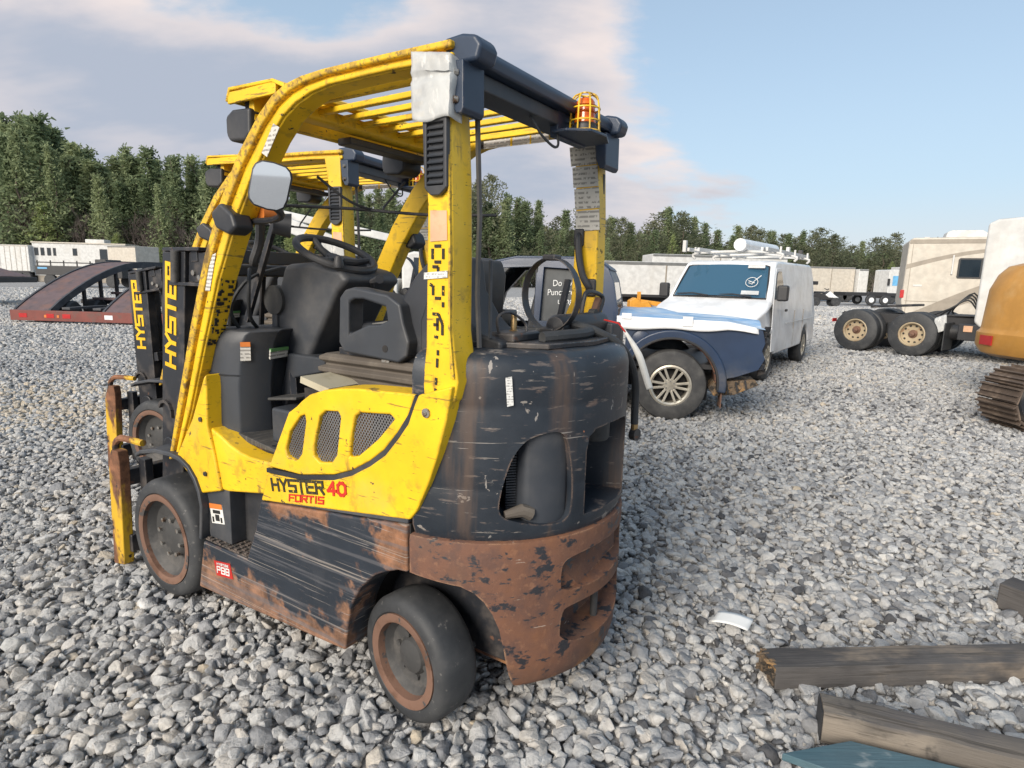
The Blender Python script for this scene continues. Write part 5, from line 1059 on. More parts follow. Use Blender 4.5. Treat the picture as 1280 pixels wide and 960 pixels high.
A('sleeper_cab', MB().prism([(2.20,.80),(2.20,2.72),(2.35,2.80),(3.6,2.86),(4.3,2.45),(4.6,1.75),(5.9,1.55),(6.0,.7),(2.3,.7)], 'y', -1.12, 1.12), 'trailer_white', .05, seg=3)
A('panel_line', MB().box(2.193,2.1985,-1.10,1.10,2.05,2.07), 'tan_stripe', smooth=0); A('cab_step', MB().box(2.5,4.2,-1.15,-.9,.35,.66), 'bare_steel', .02); A('front_bumper', MB().box(5.9,6.1,-1.15,1.15,.35,.7), 'bare_steel', .03)
for s in (1,-1): car_wheel(tr, (5.3,s*.95,.47), .475, .27, .275, s, 'rubber', 'cream_rim', 'disc'); A('side_window', MB().box(3.7,4.25,*sorted((s*1.118, s*1.126)),1.75,2.3), 'auto_glass', smooth=0); A('fuel_tank', MB().cyl((2.75,s*.85,.55),(4.0,s*.85,.55),.28,20), 'bare_steel', .02)
A('cab_windshield', MB().prism([(4.335,2.42),(4.60,1.80),(4.612,1.81),(4.35,2.43)], 'y', -.95, .95), 'auto_glass', smooth=0)

# ------------------------------------------------------------ motorhome behind it
rv = thing('motorhome', 'beige motorhome with tan swooping stripes and a roof air conditioner', 'motorhome', (12.75,20.2,0), R(-28))
B = lambda name, mb, m, bevel=0, **k: obj(name, mb, m, rv, bevel, **k)
B('body', MB().prism([(.12,.50),(.0,1.0),(.02,2.95),(.14,3.05),(7.6,3.08),(7.9,2.6),(8.0,1.6),(7.9,.5)], 'y', 0, 2.4), 'beige_panel', .05, seg=3)
B('roof_trim', MB().prism([(.05,2.86),(.05,2.99),(7.6,3.01),(7.6,2.88)], 'y', -.012, .01), 'tan_stripe', .004)
def ribbon(name, top, bot, y=-.006, m='tan_stripe'): return B(name, MB().prism(top+bot[::-1], 'y', y, .01), m, smooth=0)
n12 = [i/12 for i in range(13)]
ribbon('swoosh', [(.03+2.5*t, 2.20+.52*math.sin(t*1.5)) for t in n12], [(.03+2.5*t, 2.05+.56*math.sin(t*1.5)) for t in n12])
ribbon('swoosh', [(.25+2.5*t, .62+1.25*t**1.1+.10*math.sin(t*3)) for t in n12], [(.75+2.0*t, .55+.95*t**1.2+.05*math.sin(t*3)) for t in n12])
B('side_seam', MB().box(.1,7.8,-.010,.0,1.02,1.035), 'tan_stripe', smooth=0); B('storage_door', MB().box(.28,.52,-.012,.0,1.50,1.56), 'trailer_white', .003)
wf = B('window', MB().prism([(1.42,1.78),(1.40,1.82),(1.40,2.36),(1.44,2.41),(2.66,2.41),(2.70,2.36),(2.70,1.82),(2.66,1.78)], 'y', -.028, 0), 'dark_trim', .01)
for x0, x1 in ((1.45,1.98),(2.02,2.65)): obj('pane', MB().box(x0,x1,-.034,-.026,1.83,2.36), 'auto_glass', wf, smooth=0)
B('awning_bracket', MB().box(1.24,1.28,-.06,0,1.9,2.5), 'trailer_white', .005); B('corner_seam', MB().box(.14,.155,-.008,0,.6,2.85), 'tan_stripe', smooth=0)
ac = B('air_conditioner', MB().prism([(1.0,3.06),(1.05,3.24),(1.16,3.29),(1.95,3.29),(2.10,3.2),(2.14,3.06)], 'y', .3, 1.1), 'trailer_white', .03); B('roof_vent', MB().box(.5,.65,.9,1.2,3.06,3.13), 'trailer_white', .01)
B('tail_lamp', MB().box(-.05,.06,-.01,.14,1.12,1.38), 'tail_red', .01); B('skirt', MB().box(.3,7.6,.05,2.3,.3,.52), 'dark_trim')
for x in (2.9,6.6): 
    for s, y in ((-1,.18),(1,2.2)): car_wheel(rv, (x,y,.4), .40, .25, .22, s, 'rubber', 'alloy', 'cap')

# ------------------------------------------------------------ excavator at the right edge
ex = thing('excavator', 'ochre yellow excavator at the right edge, only its tail and one track end in view', 'excavator', (5.49,6.12,0), R(2))
Ecx = lambda name, mb, m, bevel=0, **k: obj(name, mb, m, ex, bevel, **k)
def e2l(x, y): x = x+.13; c, s_ = math.cos(R(2)), math.sin(R(2)); return (x-5.49)*c+(y-6.12)*s_, -(x-5.49)*s_+(y-6.12)*c
def exc(z, i):
    P_ = [(6.10+i*.7,8.18-i),(5.99+i,7.98-i*.5),(5.965+i,7.65),(6.02+i,7.2),(6.13+i,6.7),(6.30+i,6.2),(6.7+i,5.5),(9.0,5.9),(9.2,8.8),(6.5+i*.4,8.36-i)]
    return [(*e2l(x, y), z) for x, y in P_]
Ecx('tail', MB().loft([exc(z, i) for z, i in ((.60,.14),(.64,.05),(.74,.0),(.90,.0),(.94,.03),(.97,.035),(1.45,.06),(1.64,.12),(1.75,.20),(1.80,.34),(1.815,.6))]), 'excavator_yellow', .03, seg=3)
def on_tail(t, z, off=0):   # point on the visible long face
    a, b = Vector((5.965,7.65)), Vector((6.13,6.7)); p = a+(b-a)*t; k = .035+.025*(z-.97)/.48 if z < 1.45 else .06+.06*(z-1.45)/.19
    q = e2l(p.x+k-off, p.y-off*.15); return (q[0], q[1], z)
def tailbox(name, t0, t1, z0, z1, m, off=.012): return quad(name, [on_tail(t0,z0,.002), on_tail(t1,z0,.002), on_tail(t1,z1,.002), on_tail(t0,z1,.002)], m, ex, off)
pn = tailbox('service_panel', .42, 1.9, 1.08, 1.62, 'excavator_yellow', .02); tailbox('panel_gap', .40, 1.92, 1.06, 1.075, 'dark_trim', .012); tailbox('panel_gap', .385, .405, 1.06, 1.62, 'dark_trim', .010)
tailbox('name_plate', .72, 1.3, 1.40, 1.62, 'dark_trim', .032); tailbox('plate_letter', .78, 1.0, 1.43, 1.59, 'film_white', .037); tailbox('plate_letter_gap', .83, 1.0, 1.48, 1.545, 'dark_trim', .040)
quad('reflector', [(*e2l(5.982,7.93),.75),(*e2l(5.957,7.70),.75),(*e2l(5.957,7.70),.87),(*e2l(5.982,7.93),.87)], 'tail_red', ex, .012, (-1,.4,0))
Ecx('turntable', MB().lathe([(.6,.45),(.6,.62),(0,.62)], (1.9,1.4,0), 'z', 32), 'black_metal'); Ecx('undercarriage', MB().box(1.3,2.9,.5,1.3,.25,.44), 'black_metal', .03)
rr_ = .29; Lt = 3.0; loop = []
def track_pt(d):
    per = 2*Lt+2*math.pi*rr_; d %= per
    if d < Lt: return (d, .31-rr_, 0)
    d -= Lt
    if d < math.pi*rr_: a = d/rr_; return (Lt+rr_*math.sin(a), .31-rr_*math.cos(a), a)
    d -= math.pi*rr_
    if d < Lt: return (Lt-d, .31+rr_, math.pi)
    d -= Lt; a = d/rr_; return (-rr_*math.sin(a), .31+rr_*math.cos(a), math.pi+a)
shoe = MB().box(-.082,.082,0,.50,-.012,.012); shoe.box(-.075,-.058,0,.50,-.045,-.010); shoe.box(-.008,.010,0,.50,-.035,-.010); shoe.box(.052,.068,0,.50,-.045,-.010)
sh0 = None; per = 2*Lt+2*math.pi*rr_; ns = int(per/.171)
for k in range(ns):
    x, z, a = track_pt(k*per/ns)
    if sh0 is None: sh0 = o = obj('track_shoe', shoe, 'track_steel', ex, smooth=0)
    else: o = sh0.copy(); COL.objects.link(o); o.parent = ex
    o.location = (x, 0, z); o.rotation_euler = (0, -a, 0)
Ecx('track_frame', MB().box(.1,2.9,.10,.40,.16,.44), 'black_metal', .03); Ecx('idler_wheel', MB().lathe([(0,.06),(.22,.06),(.25,.10),(.25,.40),(.22,.44),(0,.44)], (.02,0,.31), 'y', 28), 'black_metal'); Ecx('drive_sprocket', MB().lathe([(0,.06),(.22,.06),(.25,.10),(.25,.40),(.22,.44),(0,.44)], (2.95,0,.31), 'y', 28), 'black_metal')

# ------------------------------------------------------------ timbers, board, paper on the stones in front
def beam(name, label, c0, d, L_, w, h, z0, m, endm, cat, roll=0, seed=1):
    d = Vector((*d,0)).normalized(); n = Vector((-d.y,d.x,0)); rnd = random.Random(seed); o = thing(name, label, cat, (c0[0],c0[1],z0), math.atan2(d.y,d.x))
    rings = []; K = 16
    for i in range(K+1):
        x = L_*i/K; e = lambda: rnd.uniform(-.0025,.0025); g = lambda: rnd.uniform(-.004,.001)
        rings.append([(x,0+e(),0),(x,w*.5+e(),-.002+e()),(x,w+e(),0),(x,w+e(),h*.5),(x,w+g()-.001,h-.004+g()),(x,w*.75,h+g()*.7),(x,w*.4,h+g()*.7),(x,.004-g(),h-.004+g()),(x,e(),h*.5)])
    b = obj('log', MB().loft(rings), m, o, .002, smooth=25); b.rotation_euler = (roll,0,0)
    e_ = obj('cut_end', MB().prism([(.004,.004),(w-.004,.004),(w-.004,h-.010),(.006,h-.010)], 'x', -.004, .001), endm, o); e_.rotation_euler = (roll,0,0)
    return o
b1 = beam('timber', 'grey weathered timber with a splintered orange end, lying behind the thicker timber', (.985,1.99), (.995,.075), 1.24, .125, .088, -.006, 'timber', 'timber_end', 'timber', .0, 1)
mb = MB(); rnd = random.Random(2)
for k in range(26):
    y, z = rnd.uniform(.005,.12), rnd.uniform(.02,.088); l = rnd.uniform(.012,.05); mb.bar((.015,y,z),(-l*.55,y+rnd.uniform(-.012,.012),z+rnd.uniform(-.012,.012)),rnd.uniform(.004,.012),rnd.uniform(.003,.008))
obj('splinters', mb, 'timber_end', b1, smooth=0)['kind'] = 'stuff'
beam('timber', 'thick brown timber with dark stains, nearest the camera and angled towards the corner', (1.022,1.728), (.94,-.345), 1.3, .110, .112, .0, 'timber_brown', 'dark_trim', 'timber', .0, 5)
beam('timber', 'short dark timber end poking in at the right edge above the others', (2.272,2.60), (.50,-.866), 1.4, .13, .125, .0, 'timber', 'timber', 'timber', .0, 9)
bd = thing('painted_board', 'flat teal painted board lying under the thick brown timber', 'board', (0,0,0))
for k, off in enumerate((0,.135,.270)):
    p0 = Vector((.842,1.612)); p1 = Vector((1.075,1.668)); n_ = (p1-p0).normalized(); u_ = Vector((.91,-.41)); t_ = Vector((-.41,.91))
obj('board', MB().prism([(.840,1.610),(1.078,1.668),(1.95,1.36),(1.80,1.10),(1.2,1.42)], 'z', .035, .060), 'teal_board', bd, .003)
obj('board_batten', MB().prism([(1.10,1.560),(1.13,1.556),(1.40,1.42),(1.38,1.41)], 'z', .0602, .0625), 'teal_board', bd)
pp = obj('paper_sheet', MB().grid(lambda u, v: Vector((.860+.135*u+.055*v, 2.335-.045*u+.075*v, .050-.012*u+.010*math.sin(u*3)+.006*v)), 8, 5), 'paper_white'); sm = pp.modifiers.new('thick', 'SOLIDIFY'); sm.thickness = .0015
tag(pp, 'white paper sheet lying on the gravel left of the timbers', 'paper')

# ------------------------------------------------------------ car hauler trailer with steel ramps
hl = thing('car_hauler_trailer', 'rusty car hauler trailer with curved steel ramps and a red rear beam', 'trailer', (-13.15,15.9,0), R(-4))
Hh = lambda name, mb, m, bevel=0, **k: obj(name, mb, m, hl, bevel, **k)
Hh('rear_beam', MB().box(0,4.6,-.06,.06,.06,.33), 'beam_red', .01)
for x in (.25,1.0,1.45,2.6,3.6): Hh('reflector', MB().box(x,x+.22,-.066,-.06,.14,.25), 'tail_red' if x != 2.6 else 'film_white', smooth=0)
for k, x in enumerate((.95,1.3)): Hh('marker_lamp', MB().box(x,x+.06,-.068,-.06,.15,.22), 'orange_label', smooth=0)
for x0 in (.10,2.55):
    pr = [(0,.33)]+[(3.9*t, .33+1.32*math.sin(t*math.pi/2)**.9) for t in [i/12 for i in range(1,13)]]+[(7.0,1.66)]
    rings = [[(x0,y,z),(x0+.95,y,z),(x0+.95,y,z-.07),(x0,y,z-.07)] for y, z in pr]; r = Hh('ramp', MB().loft(rings), 'ramp_steel', smooth=40)
    for xx in (x0-.04,x0+.93): obj('ramp_flange', MB().loft([[(xx,y,z+.03),(xx+.06,y,z+.03),(xx+.06,y,z-.16),(xx,y,z-.16)] for y, z in pr]), 'grey_plastic', r, smooth=40)
    for k in range(6): y, z = pr[2+2*k]; obj('ramp_post', MB().box(x0+.86,x0+.93,y-.04,y+.04,.3,z-.05), 'dark_trim', r)
for k in range(7): Hh('deck_slat', MB().box(.9,3.0,1.7+.75*k,1.85+.75*k,.55+.14*k,.62+.14*k), 'ramp_steel', .006)
for x in (1.35,2.2): Hh('runner', MB().box(x,x+.22,.06,6.5,.36,.42), 'grey_plastic', .006)
Hh('frame', MB().box(.3,4.3,2.0,9.0,.42,.54), 'dark_trim'); Hh('rear_panel', MB().box(.9,4.2,6.6,6.7,.6,1.6), 'ramp_steel')
for x in (.95,4.1):
    for y in (.75,1.75): w_ = Hh('wheel', MB().lathe([(0,-.2),(.24,-.2),(.28,-.15),(.28,.15),(.24,.2),(0,.2)], (0,0,0), 'x', 28), 'rubber'); w_.location = (x,y,.28); w_ and obj('rim', MB().lathe([(.16,-.205),(.12,-.19),(0,-.19)], (0,0,0), 'x', 20), 'rim_disc', w_)

# ------------------------------------------------------------ far vehicles and trailers
def box_trailer(name, label, x, y, w, d, h, rz=0, m='trailer_white', floor=.9, ribs=0, cat='trailer', group=None, wheels=True):
    o = thing(name, label, cat, (x,y,0), R(rz), group)
    obj('box', MB().box(0,w,0,d,floor,h), m, o, .05); obj('top_rail', MB().box(.02,w-.02,-.02,.0,h-.14,h-.02), 'bare_steel', o); obj('bottom_rail', MB().box(.02,w-.02,-.02,.0,floor,floor+.12), 'dark_trim', o)
    for k in range(ribs): obj('rib', MB().box((k+.5)*w/ribs-.03,(k+.5)*w/ribs+.03,-.015,.0,floor+.12,h-.14), 'tan_stripe' if ribs < 5 else 'bare_steel', o)
    if wheels:
        obj('frame', MB().box(.3,w-.3,.5,d-.5,floor-.25,floor), 'dark_trim', o)
        for xx in (w*.78,w*.9):
            for yy in (.15,d-.15): q = obj('wheel', MB().lathe([(0,-.14),(.45,-.14),(.5,-.1),(.5,.1),(.45,.14),(0,.14)], (0,0,0), 'y', 20), 'rubber', o); q.location = (xx,yy,.5)
    return o
# left
box_trailer('box_trailer', 'ribbed white box trailer at the far left, in front of the pines', -52.5, 60, 5.2, 2.5, 3.5, 0, ribs=10)
ot = thing('office_trailer', 'white office trailer with small windows and a bright end wall', 'trailer', (-47.3,60.5,0), R(6))
obj('body', MB().box(0,8.6,0,2.6,.6,3.75), 'trailer_white', ot, .04); obj('roof_edge', MB().box(-.05,8.7,-.08,2.7,3.75,3.87), 'beige_panel', ot, .01); obj('roof_unit', MB().box(4.6,6.4,.6,1.8,3.87,4.25), 'trailer_white', ot, .05)
for x, w, z0 in ((.2,.34,2.55),(.75,.34,2.55),(1.35,.34,2.55),(1.9,.25,2.55),(3.7,.4,2.6),(6.2,.7,2.3)): wn_ = obj('window', MB().box(x,x+w,-.03,.0,z0,3.3), 'dark_trim', ot); obj('pane', MB().box(x+.05,x+w-.05,-.04,-.03,z0+.06,3.24), 'auto_glass', wn_)
obj('skirt', MB().box(.2,8.4,.1,2.5,0,.6), 'tan_stripe', ot)
box_trailer('box_trailer', 'box trailer end coloured beige for the warm light, beside the office trailer', -38.6, 58.5, 3.6, 2.5, 3.55, -20, 'beige_panel')  # white trailer end, its warm sunlight put into the beige wall colour
box_trailer('flatbed_trailer', 'low white flatbed trailer seen behind the forklift masts', -33.5, 62, 7, 2.4, 1.75, 0, floor=1.1)
ft = thing('stake_truck', 'black stake bed truck parked before the white trailers at the far left', 'truck', (-36.3,46.5,0), R(2))
obj('bed', MB().box(0,4.4,0,2.2,.85,1.55), 'dark_trim', ft, .03); obj('bed_rail', MB().box(.1,4.3,.0,.06,1.75,1.83), 'dark_trim', ft)
for k in range(5): obj('stake', MB().box(.15+.98*k,.22+.98*k,.0,.06,1.5,1.95), 'dark_trim', ft)
obj('cab', MB().prism([(4.4,.7),(4.4,2.1),(5.2,2.1),(5.6,1.5),(6.4,1.4),(6.4,.7)], 'y', .1, 2.1), 'dark_trim', ft, .06); obj('tail_plate', MB().box(.2,.9,-.02,0,1.3,1.42), 'sky_blue_paint', ft)
for x in (1.0,2.0,5.6):
    for y in (.15,2.05): q = obj('wheel', MB().lathe([(0,-.14),(.42,-.14),(.46,-.1),(.46,.1),(.42,.14),(0,.14)], (0,0,0), 'y', 20), 'rubber', ft); q.location = (x,y,.46)
lt = thing('gooseneck_trailer', 'black trailer tail cut by the left edge of the picture', 'trailer', (-19.6,21.3,0), R(-2))
obj('deck', MB().box(-3,1.1,0,2.4,.85,1.05), 'dark_trim', lt, .02); obj('wedge', MB().prism([(-3,1.05),(-3,1.75),(-1.0,1.55),(1.0,1.07)], 'y', .1, 2.3), 'ramp_steel', lt, .02); obj('light_bar', MB().box(-.6,1.12,-.03,0,.93,1.02), 'grey_plastic', lt); obj('bracket', MB().prism([(.3,.85),(1.0,.85),(1.2,.5),(1.0,.5)], 'y', .1, .3), 'dark_trim', lt); obj('leg', MB().box(-.55,-.4,.1,.25,.0,.85), 'beam_red', lt)
# middle, behind the pickup and the van
box_trailer('box_trailer', 'long white box trailer close behind the van and the pickup', 2.2, 27.5, 9.2, 2.5, 2.32, 2, ribs=3, floor=.75)
box_trailer('box_trailer', 'grey white trailer roof rising over the long white trailer', 8.0, 36, 8, 2.5, 3.05, 2, ribs=1, floor=.9)
om = thing('orange_attachment', 'orange machine attachment on the ground before the white trailer', 'attachment', (5.05,26.6,0), 0)
obj('block', MB().prism([(0,0),(0,.6),(.25,.75),(.5,.55),(.8,.62),(1.0,.3),(1.5,.25),(1.5,0)], 'y', 0, .7), 'orange_machine', om, .04); obj('arm', MB().bar((.2,.3,.6),(1.6,.3,.45),.15,.2), 'orange_machine', om, .03); obj('mast', MB().box(.35,.5,.2,.35,.5,1.0), 'orange_machine', om, .02)
# white bucket truck whose boom shows through the cabs
bt = thing('bucket_truck', 'white bucket truck with its boom lowered, glimpsed behind the forklift cabs', 'truck', (-6.0,15.0,0), R(4))
obj('boom', MB().bar((-.55,.9,2.95),(2.0,.9,2.0),.30,.36), 'trailer_white', bt, .04); obj('upper_boom', MB().bar((-.3,1.2,3.0),(3.4,1.2,2.3),.16,.2), 'trailer_white', bt, .03); obj('pedestal', MB().prism([(1.2,1.35),(1.25,2.0),(1.5,2.35),(1.85,2.2),(1.9,1.35)], 'y', .6, 1.3), 'trailer_white', bt, .05)
obj('service_body', MB().box(.2,3.1,0,2.1,.75,1.36), 'trailer_white', bt, .03); obj('cab', MB().prism([(3.2,.5),(3.2,1.95),(3.5,2.05),(4.3,2.0),(4.8,1.35),(5.7,1.2),(5.75,.5)], 'y', .1, 2.0), 'trailer_white', bt, .06); obj('cab_window', MB().prism([(3.5,1.35),(3.5,1.9),(4.2,1.88),(4.6,1.35)], 'y', .085, .1), 'auto_glass', bt); obj('frame', MB().box(.1,5.6,.5,1.6,.5,.75), 'dark_trim', bt)
for x in (1.0,4.9):
    for y in (.18,1.92): q = obj('wheel', MB().lathe([(0,-.14),(.4,-.14),(.44,-.1),(.44,.1),(.4,.14),(0,.14)], (0,0,0), 'y', 20), 'rubber', bt); q.location = (x,y,.44)
# right: white trailers, a cab, small vehicles
grp = None
box_trailer('box_trailer', 'cream box trailer farthest left in the row behind the small vehicles', 27.6, 58, 4.4, 2.5, 3.2, 0, 'beige_panel', ribs=1, floor=.6)
box_trailer('box_trailer', 'narrow pale trailer end standing beside the truck with a blue windshield', 32.1, 57.5, .9, 2.5, 3.05, 0, floor=.6, wheels=False)
ct = thing('cab_over_truck', 'white cab truck with a pale blue windshield and an open top flap', 'truck', (33.1,54.5,0), 0)
obj('cab', MB().prism([(0,.7),(0,2.95),(.25,3.0),(1.95,2.98),(2.0,2.2),(2.25,1.6),(2.25,.7)], 'y', 0, 2.2), 'trailer_white', ct, .05); obj('windshield', MB().box(.35,1.75,-.02,.0,1.6,2.45), 'sky_blue_paint', ct); obj('flap', MB().prism([(1.2,2.75),(1.9,2.75),(1.75,1.8),(1.6,2.5)], 'y', -.05, 0), 'dark_trim', ct); obj('mirror', MB().box(-.12,.05,-.15,-.02,1.6,2.2), 'dark_trim', ct, .02); obj('door_gap', MB().box(1.15,1.25,-.02,0,.7,1.6), 'dark_trim', ct); obj('chassis', MB().box(0,2.3,.2,2.0,.45,.7), 'dark_trim', ct)
for x in (.5,1.8): q = obj('wheel', MB().lathe([(0,-.14),(.4,-.14),(.44,-.1),(.44,.1),(.4,.14),(0,.14)], (0,0,0), 'y', 20), 'rubber', ct); q.location = (x,.2,.44)
box_trailer('box_trailer', 'corrugated white trailer between the cab truck and the motorhome', 36.2, 57, 7.5, 2.5, 3.35, 0, ribs=14, floor=1.1)
ut = thing('utility_trailer', 'low black utility trailer with white wheels in front of the far truck', 'trailer', (26.2,48.5,0), 0)
obj('deck', MB().box(0,4.2,0,1.9,.75,1.0), 'dark_trim', ut, .02); obj('tongue', MB().bar((4.2,.9,.7),(5.6,.9,.55),.1,.1), 'dark_trim', ut); obj('fender', MB().prism([(1.6,.75),(1.8,1.05),(3.2,1.05),(3.4,.75)], 'y', -.1, .2), 'dark_trim', ut, .02)
for x in (2.0,3.1):
    for y in (-.05,1.9): q = obj('wheel', MB().lathe([(0,-.1),(.36,-.1),(.4,-.07),(.4,.07),(.36,.1),(0,.1)], (0,0,0), 'y', 20), 'rubber', ut); q.location = (x,y,.42); obj('rim', MB().lathe([(0,-.12),(.2,-.115),(.2,.115),(0,.12)], (0,0,0), 'y', 16), 'film_white', q)
mc = thing('quad_bike', 'dark quad bike with a white fairing parked behind the van', 'quad bike', (21.2,44.0,0), R(-8))
obj('body', MB().prism([(.1,.45),(.0,.75),(.35,.95),(.9,.88),(1.2,1.1),(1.5,.85),(1.85,.62),(1.7,.45)], 'y', -.3, .3), 'dark_trim', mc, .06); obj('fairing', MB().prism([(.95,.80),(1.25,1.08),(1.6,.80),(1.9,.60),(1.2,.62)], 'y', -.36, .36), 'van_white', mc, .05); obj('handlebar', MB().tube([(1.1,-.4,1.25),(1.2,0,1.15),(1.1,.4,1.25)], .03, 6), 'dark_trim', mc); obj('seat', MB().box(.3,.95,-.2,.2,.92,1.05), 'seat_vinyl', mc, .05)
for x in (.3,1.65):
    for y in (-.4,.4): q = obj('wheel', MB().lathe([(0,-.12),(.28,-.12),(.32,-.07),(.32,.07),(.28,.12),(0,.12)], (0,0,0), 'y', 18), 'rubber', mc); q.location = (x,y,.32)
sc_ = thing('snow_machine', 'white and black small machine just right of the van', 'machine', (19.6,43.2,0), R(4))
obj('hood', MB().prism([(0,.35),(0,1.0),(.5,1.15),(.9,.9),(1.1,.35)], 'y', -.4, .4), 'van_white', sc_, .06); obj('rack', MB().box(.1,1.6,-.35,.35,1.5,1.75), 'dark_trim', sc_, .03); obj('post', MB().box(.7,.8,-.05,.05,1.0,1.55), 'dark_trim', sc_); obj('track', MB().box(.2,1.7,-.3,.3,.0,.35), 'rubber', sc_, .1)

# ------------------------------------------------------------ trees
mat('bark', (.105,.080,.062), .9, 0, [dict(col=(.20,.16,.13), scale=3, lo=.5, hi=.7, seed=2, stretch=(3,3,.5))])
def leaf_mat(name, a, b):
    m = bpy.data.materials.new(name); m.use_nodes = True; MATS[name] = m; nt = m.node_tree; N = nt.nodes; L = nt.links; bs = N['Principled BSDF']
    oi = N.new('ShaderNodeObjectInfo'); tcn = N.new('ShaderNodeTexCoord'); nz = N.new('ShaderNodeTexNoise'); nz.inputs['Scale'].default_value = .9; nz.inputs['Detail'].default_value = 5; L.new(tcn.outputs['Object'], nz.inputs[0])
    ad = N.new('ShaderNodeMath'); ad.operation = 'MULTIPLY_ADD'; L.new(oi.outputs['Random'], ad.inputs[0]); ad.inputs[1].default_value = .5; L.new(nz.outputs['Fac'], ad.inputs[2])
    mr = N.new('ShaderNodeMapRange'); L.new(ad.outputs[0], mr.inputs[0]); mr.inputs[1].default_value = .45; mr.inputs[2].default_value = 1.05
    mx = N.new('ShaderNodeMix'); mx.data_type = 'RGBA'; L.new(mr.outputs[0], mx.inputs[0]); mx.inputs[6].default_value = (*a,1); mx.inputs[7].default_value = (*b,1); L.new(mx.outputs[2], bs.inputs['Base Color'])
    bs.inputs['Roughness'].default_value = .75; bs.inputs['Specular IOR Level'].default_value = .2
    tr_ = N.new('ShaderNodeBsdfTranslucent'); L.new(mx.outputs[2], tr_.inputs['Color']); ms = N.new('ShaderNodeMixShader'); ms.inputs[0].default_value = .42; L.new(bs.outputs[0], ms.inputs[1]); L.new(tr_.outputs[0], ms.inputs[2]); L.new(ms.outputs[0], N['Material Output'].inputs[0]); return m
leaf_mat('pine_needles', (.145,.195,.105), (.31,.355,.19)); leaf_mat('young_needles', (.19,.25,.10), (.33,.38,.16)); leaf_mat('dull_leaves', (.12,.14,.085), (.21,.215,.135)); leaf_mat('bare_twigs', (.16,.135,.125), (.26,.215,.19))
def crown(seed, kind):              # unit-height crown: clumps of small needle faces on limbs
    rnd = random.Random(seed); V = []; F = []; limbs = []
    def leaf(p, s_, up=.4):
        d = Vector((rnd.gauss(0,1), rnd.gauss(0,1), rnd.gauss(0,.6)+up)).normalized(); q = d.orthogonal().normalized(); q.rotate(Matrix.Rotation(rnd.random()*6.28, 3, d)); i = len(V)
        V.extend([p-q*s_*.30, p+q*s_*.30, p+d*s_*1.15+q*s_*.10, p+d*s_*1.15-q*s_*.10]); F.append((i,i+1,i+2,i+3))
    if kind == 'pine':  z0, n, R0, nl = .22+rnd.random()*.15, 50, .185, 46; prof = lambda t: R0*(.45+.75*math.sin(min(1,t*1.25+.18)*math.pi)**.8)*(1-t*.74)
    elif kind == 'young': z0, n, R0, nl = .05, 44, .27, 44; prof = lambda t: R0*(1-t)**.8+.02
    elif kind == 'broad': z0, n, R0, nl = .10, 56, .38, 50; prof = lambda t: R0*math.sin(min(1,(t*.88+.12))*math.pi)**.6
    for k in range(n):
        t = (k+rnd.random())/n; z = z0+(1-z0)*t*.97; r = prof(t)*rnd.uniform(.55,1.15); a = k*2.399+rnd.uniform(-.5,.5)
        tip = Vector((r*math.cos(a), r*math.sin(a), z+(.02 if kind != 'young' else -.01))); base = Vector((0,0,z-.35*r)); limbs.append((base, tip))
        for j in range(nl):
            f = rnd.uniform(.25,1.05); p = base.lerp(tip, f); sp = .030+.30*r*f*.55
            p = p+Vector((rnd.gauss(0,sp*.55), rnd.gauss(0,sp*.55), rnd.gauss(0,sp*.40))); leaf(p, rnd.uniform(.013,.027)*(1.15 if kind == 'broad' else 1))
    for j in range(26): leaf(Vector((rnd.gauss(0,.012), rnd.gauss(0,.012), 1-.06*rnd.random())), .022, 1.2)
    me = bpy.data.meshes.new('crown'); me.from_pydata([tuple(v) for v in V], [], F); return me, limbs
def trunk(limbs, seed, bare=False):
    rnd = random.Random(seed); mb = MB(); P_ = [(rnd.uniform(-.006,.006)*k, rnd.uniform(-.006,.006)*k, k/8*.97) for k in range(9)]; P_[0] = (0,0,-.01); mb.tube(P_, [.014*(1-.88*k/8) for k in range(9)], 7)
    for b, t in limbs[::3]: mb.tube([b, t], [.0035,.0012], 4)
    return mb.mesh('trunk')
VAR = {}
for kind, cnt, lm in (('pine',6,'pine_needles'),('young',3,'young_needles'),('broad',4,'dull_leaves')):
    for k in range(cnt):
        cm_, lb_ = crown(100+k*7+len(kind), kind); cm_.materials.append(MATS[lm]); tm_ = trunk(lb_, k); tm_.materials.append(MATS['bark']); VAR[kind, k] = (cm_, tm_)
def bare_tree(seed):
    rnd = random.Random(seed); mb = MB()
    def grow(p, d, l, r, lv):
        q = p+d*l; mb.tube([p, q], [r, r*.6], 4 if lv else 6, cap=False)
        if lv < 4:
            for k in range(3): 
                d2 = (d+Vector((rnd.gauss(0,.42), rnd.gauss(0,.42), rnd.uniform(-.05,.35)))).normalized(); grow(p.lerp(q, rnd.uniform(.55,1)), d2, l*rnd.uniform(.5,.72), max(.0016, r*.55), lv+1)
    grow(Vector((0,0,-.01)), Vector((rnd.gauss(0,.05), rnd.gauss(0,.05), 1)).normalized(), .40, .010, 0); me = mb.mesh('branches'); me.materials.append(MATS['bare_twigs']); return me
BARE = [bare_tree(s) for s in (1,2,3,4)]
KL = {'pine': ('pine_tree', 'tall dark pine', 'tree', 'pines'), 'young': ('young_pine', 'bright green young pine', 'tree', 'young pines'), 'broad': ('bushy_tree', 'rounded dull green tree', 'tree', 'rounded trees')}
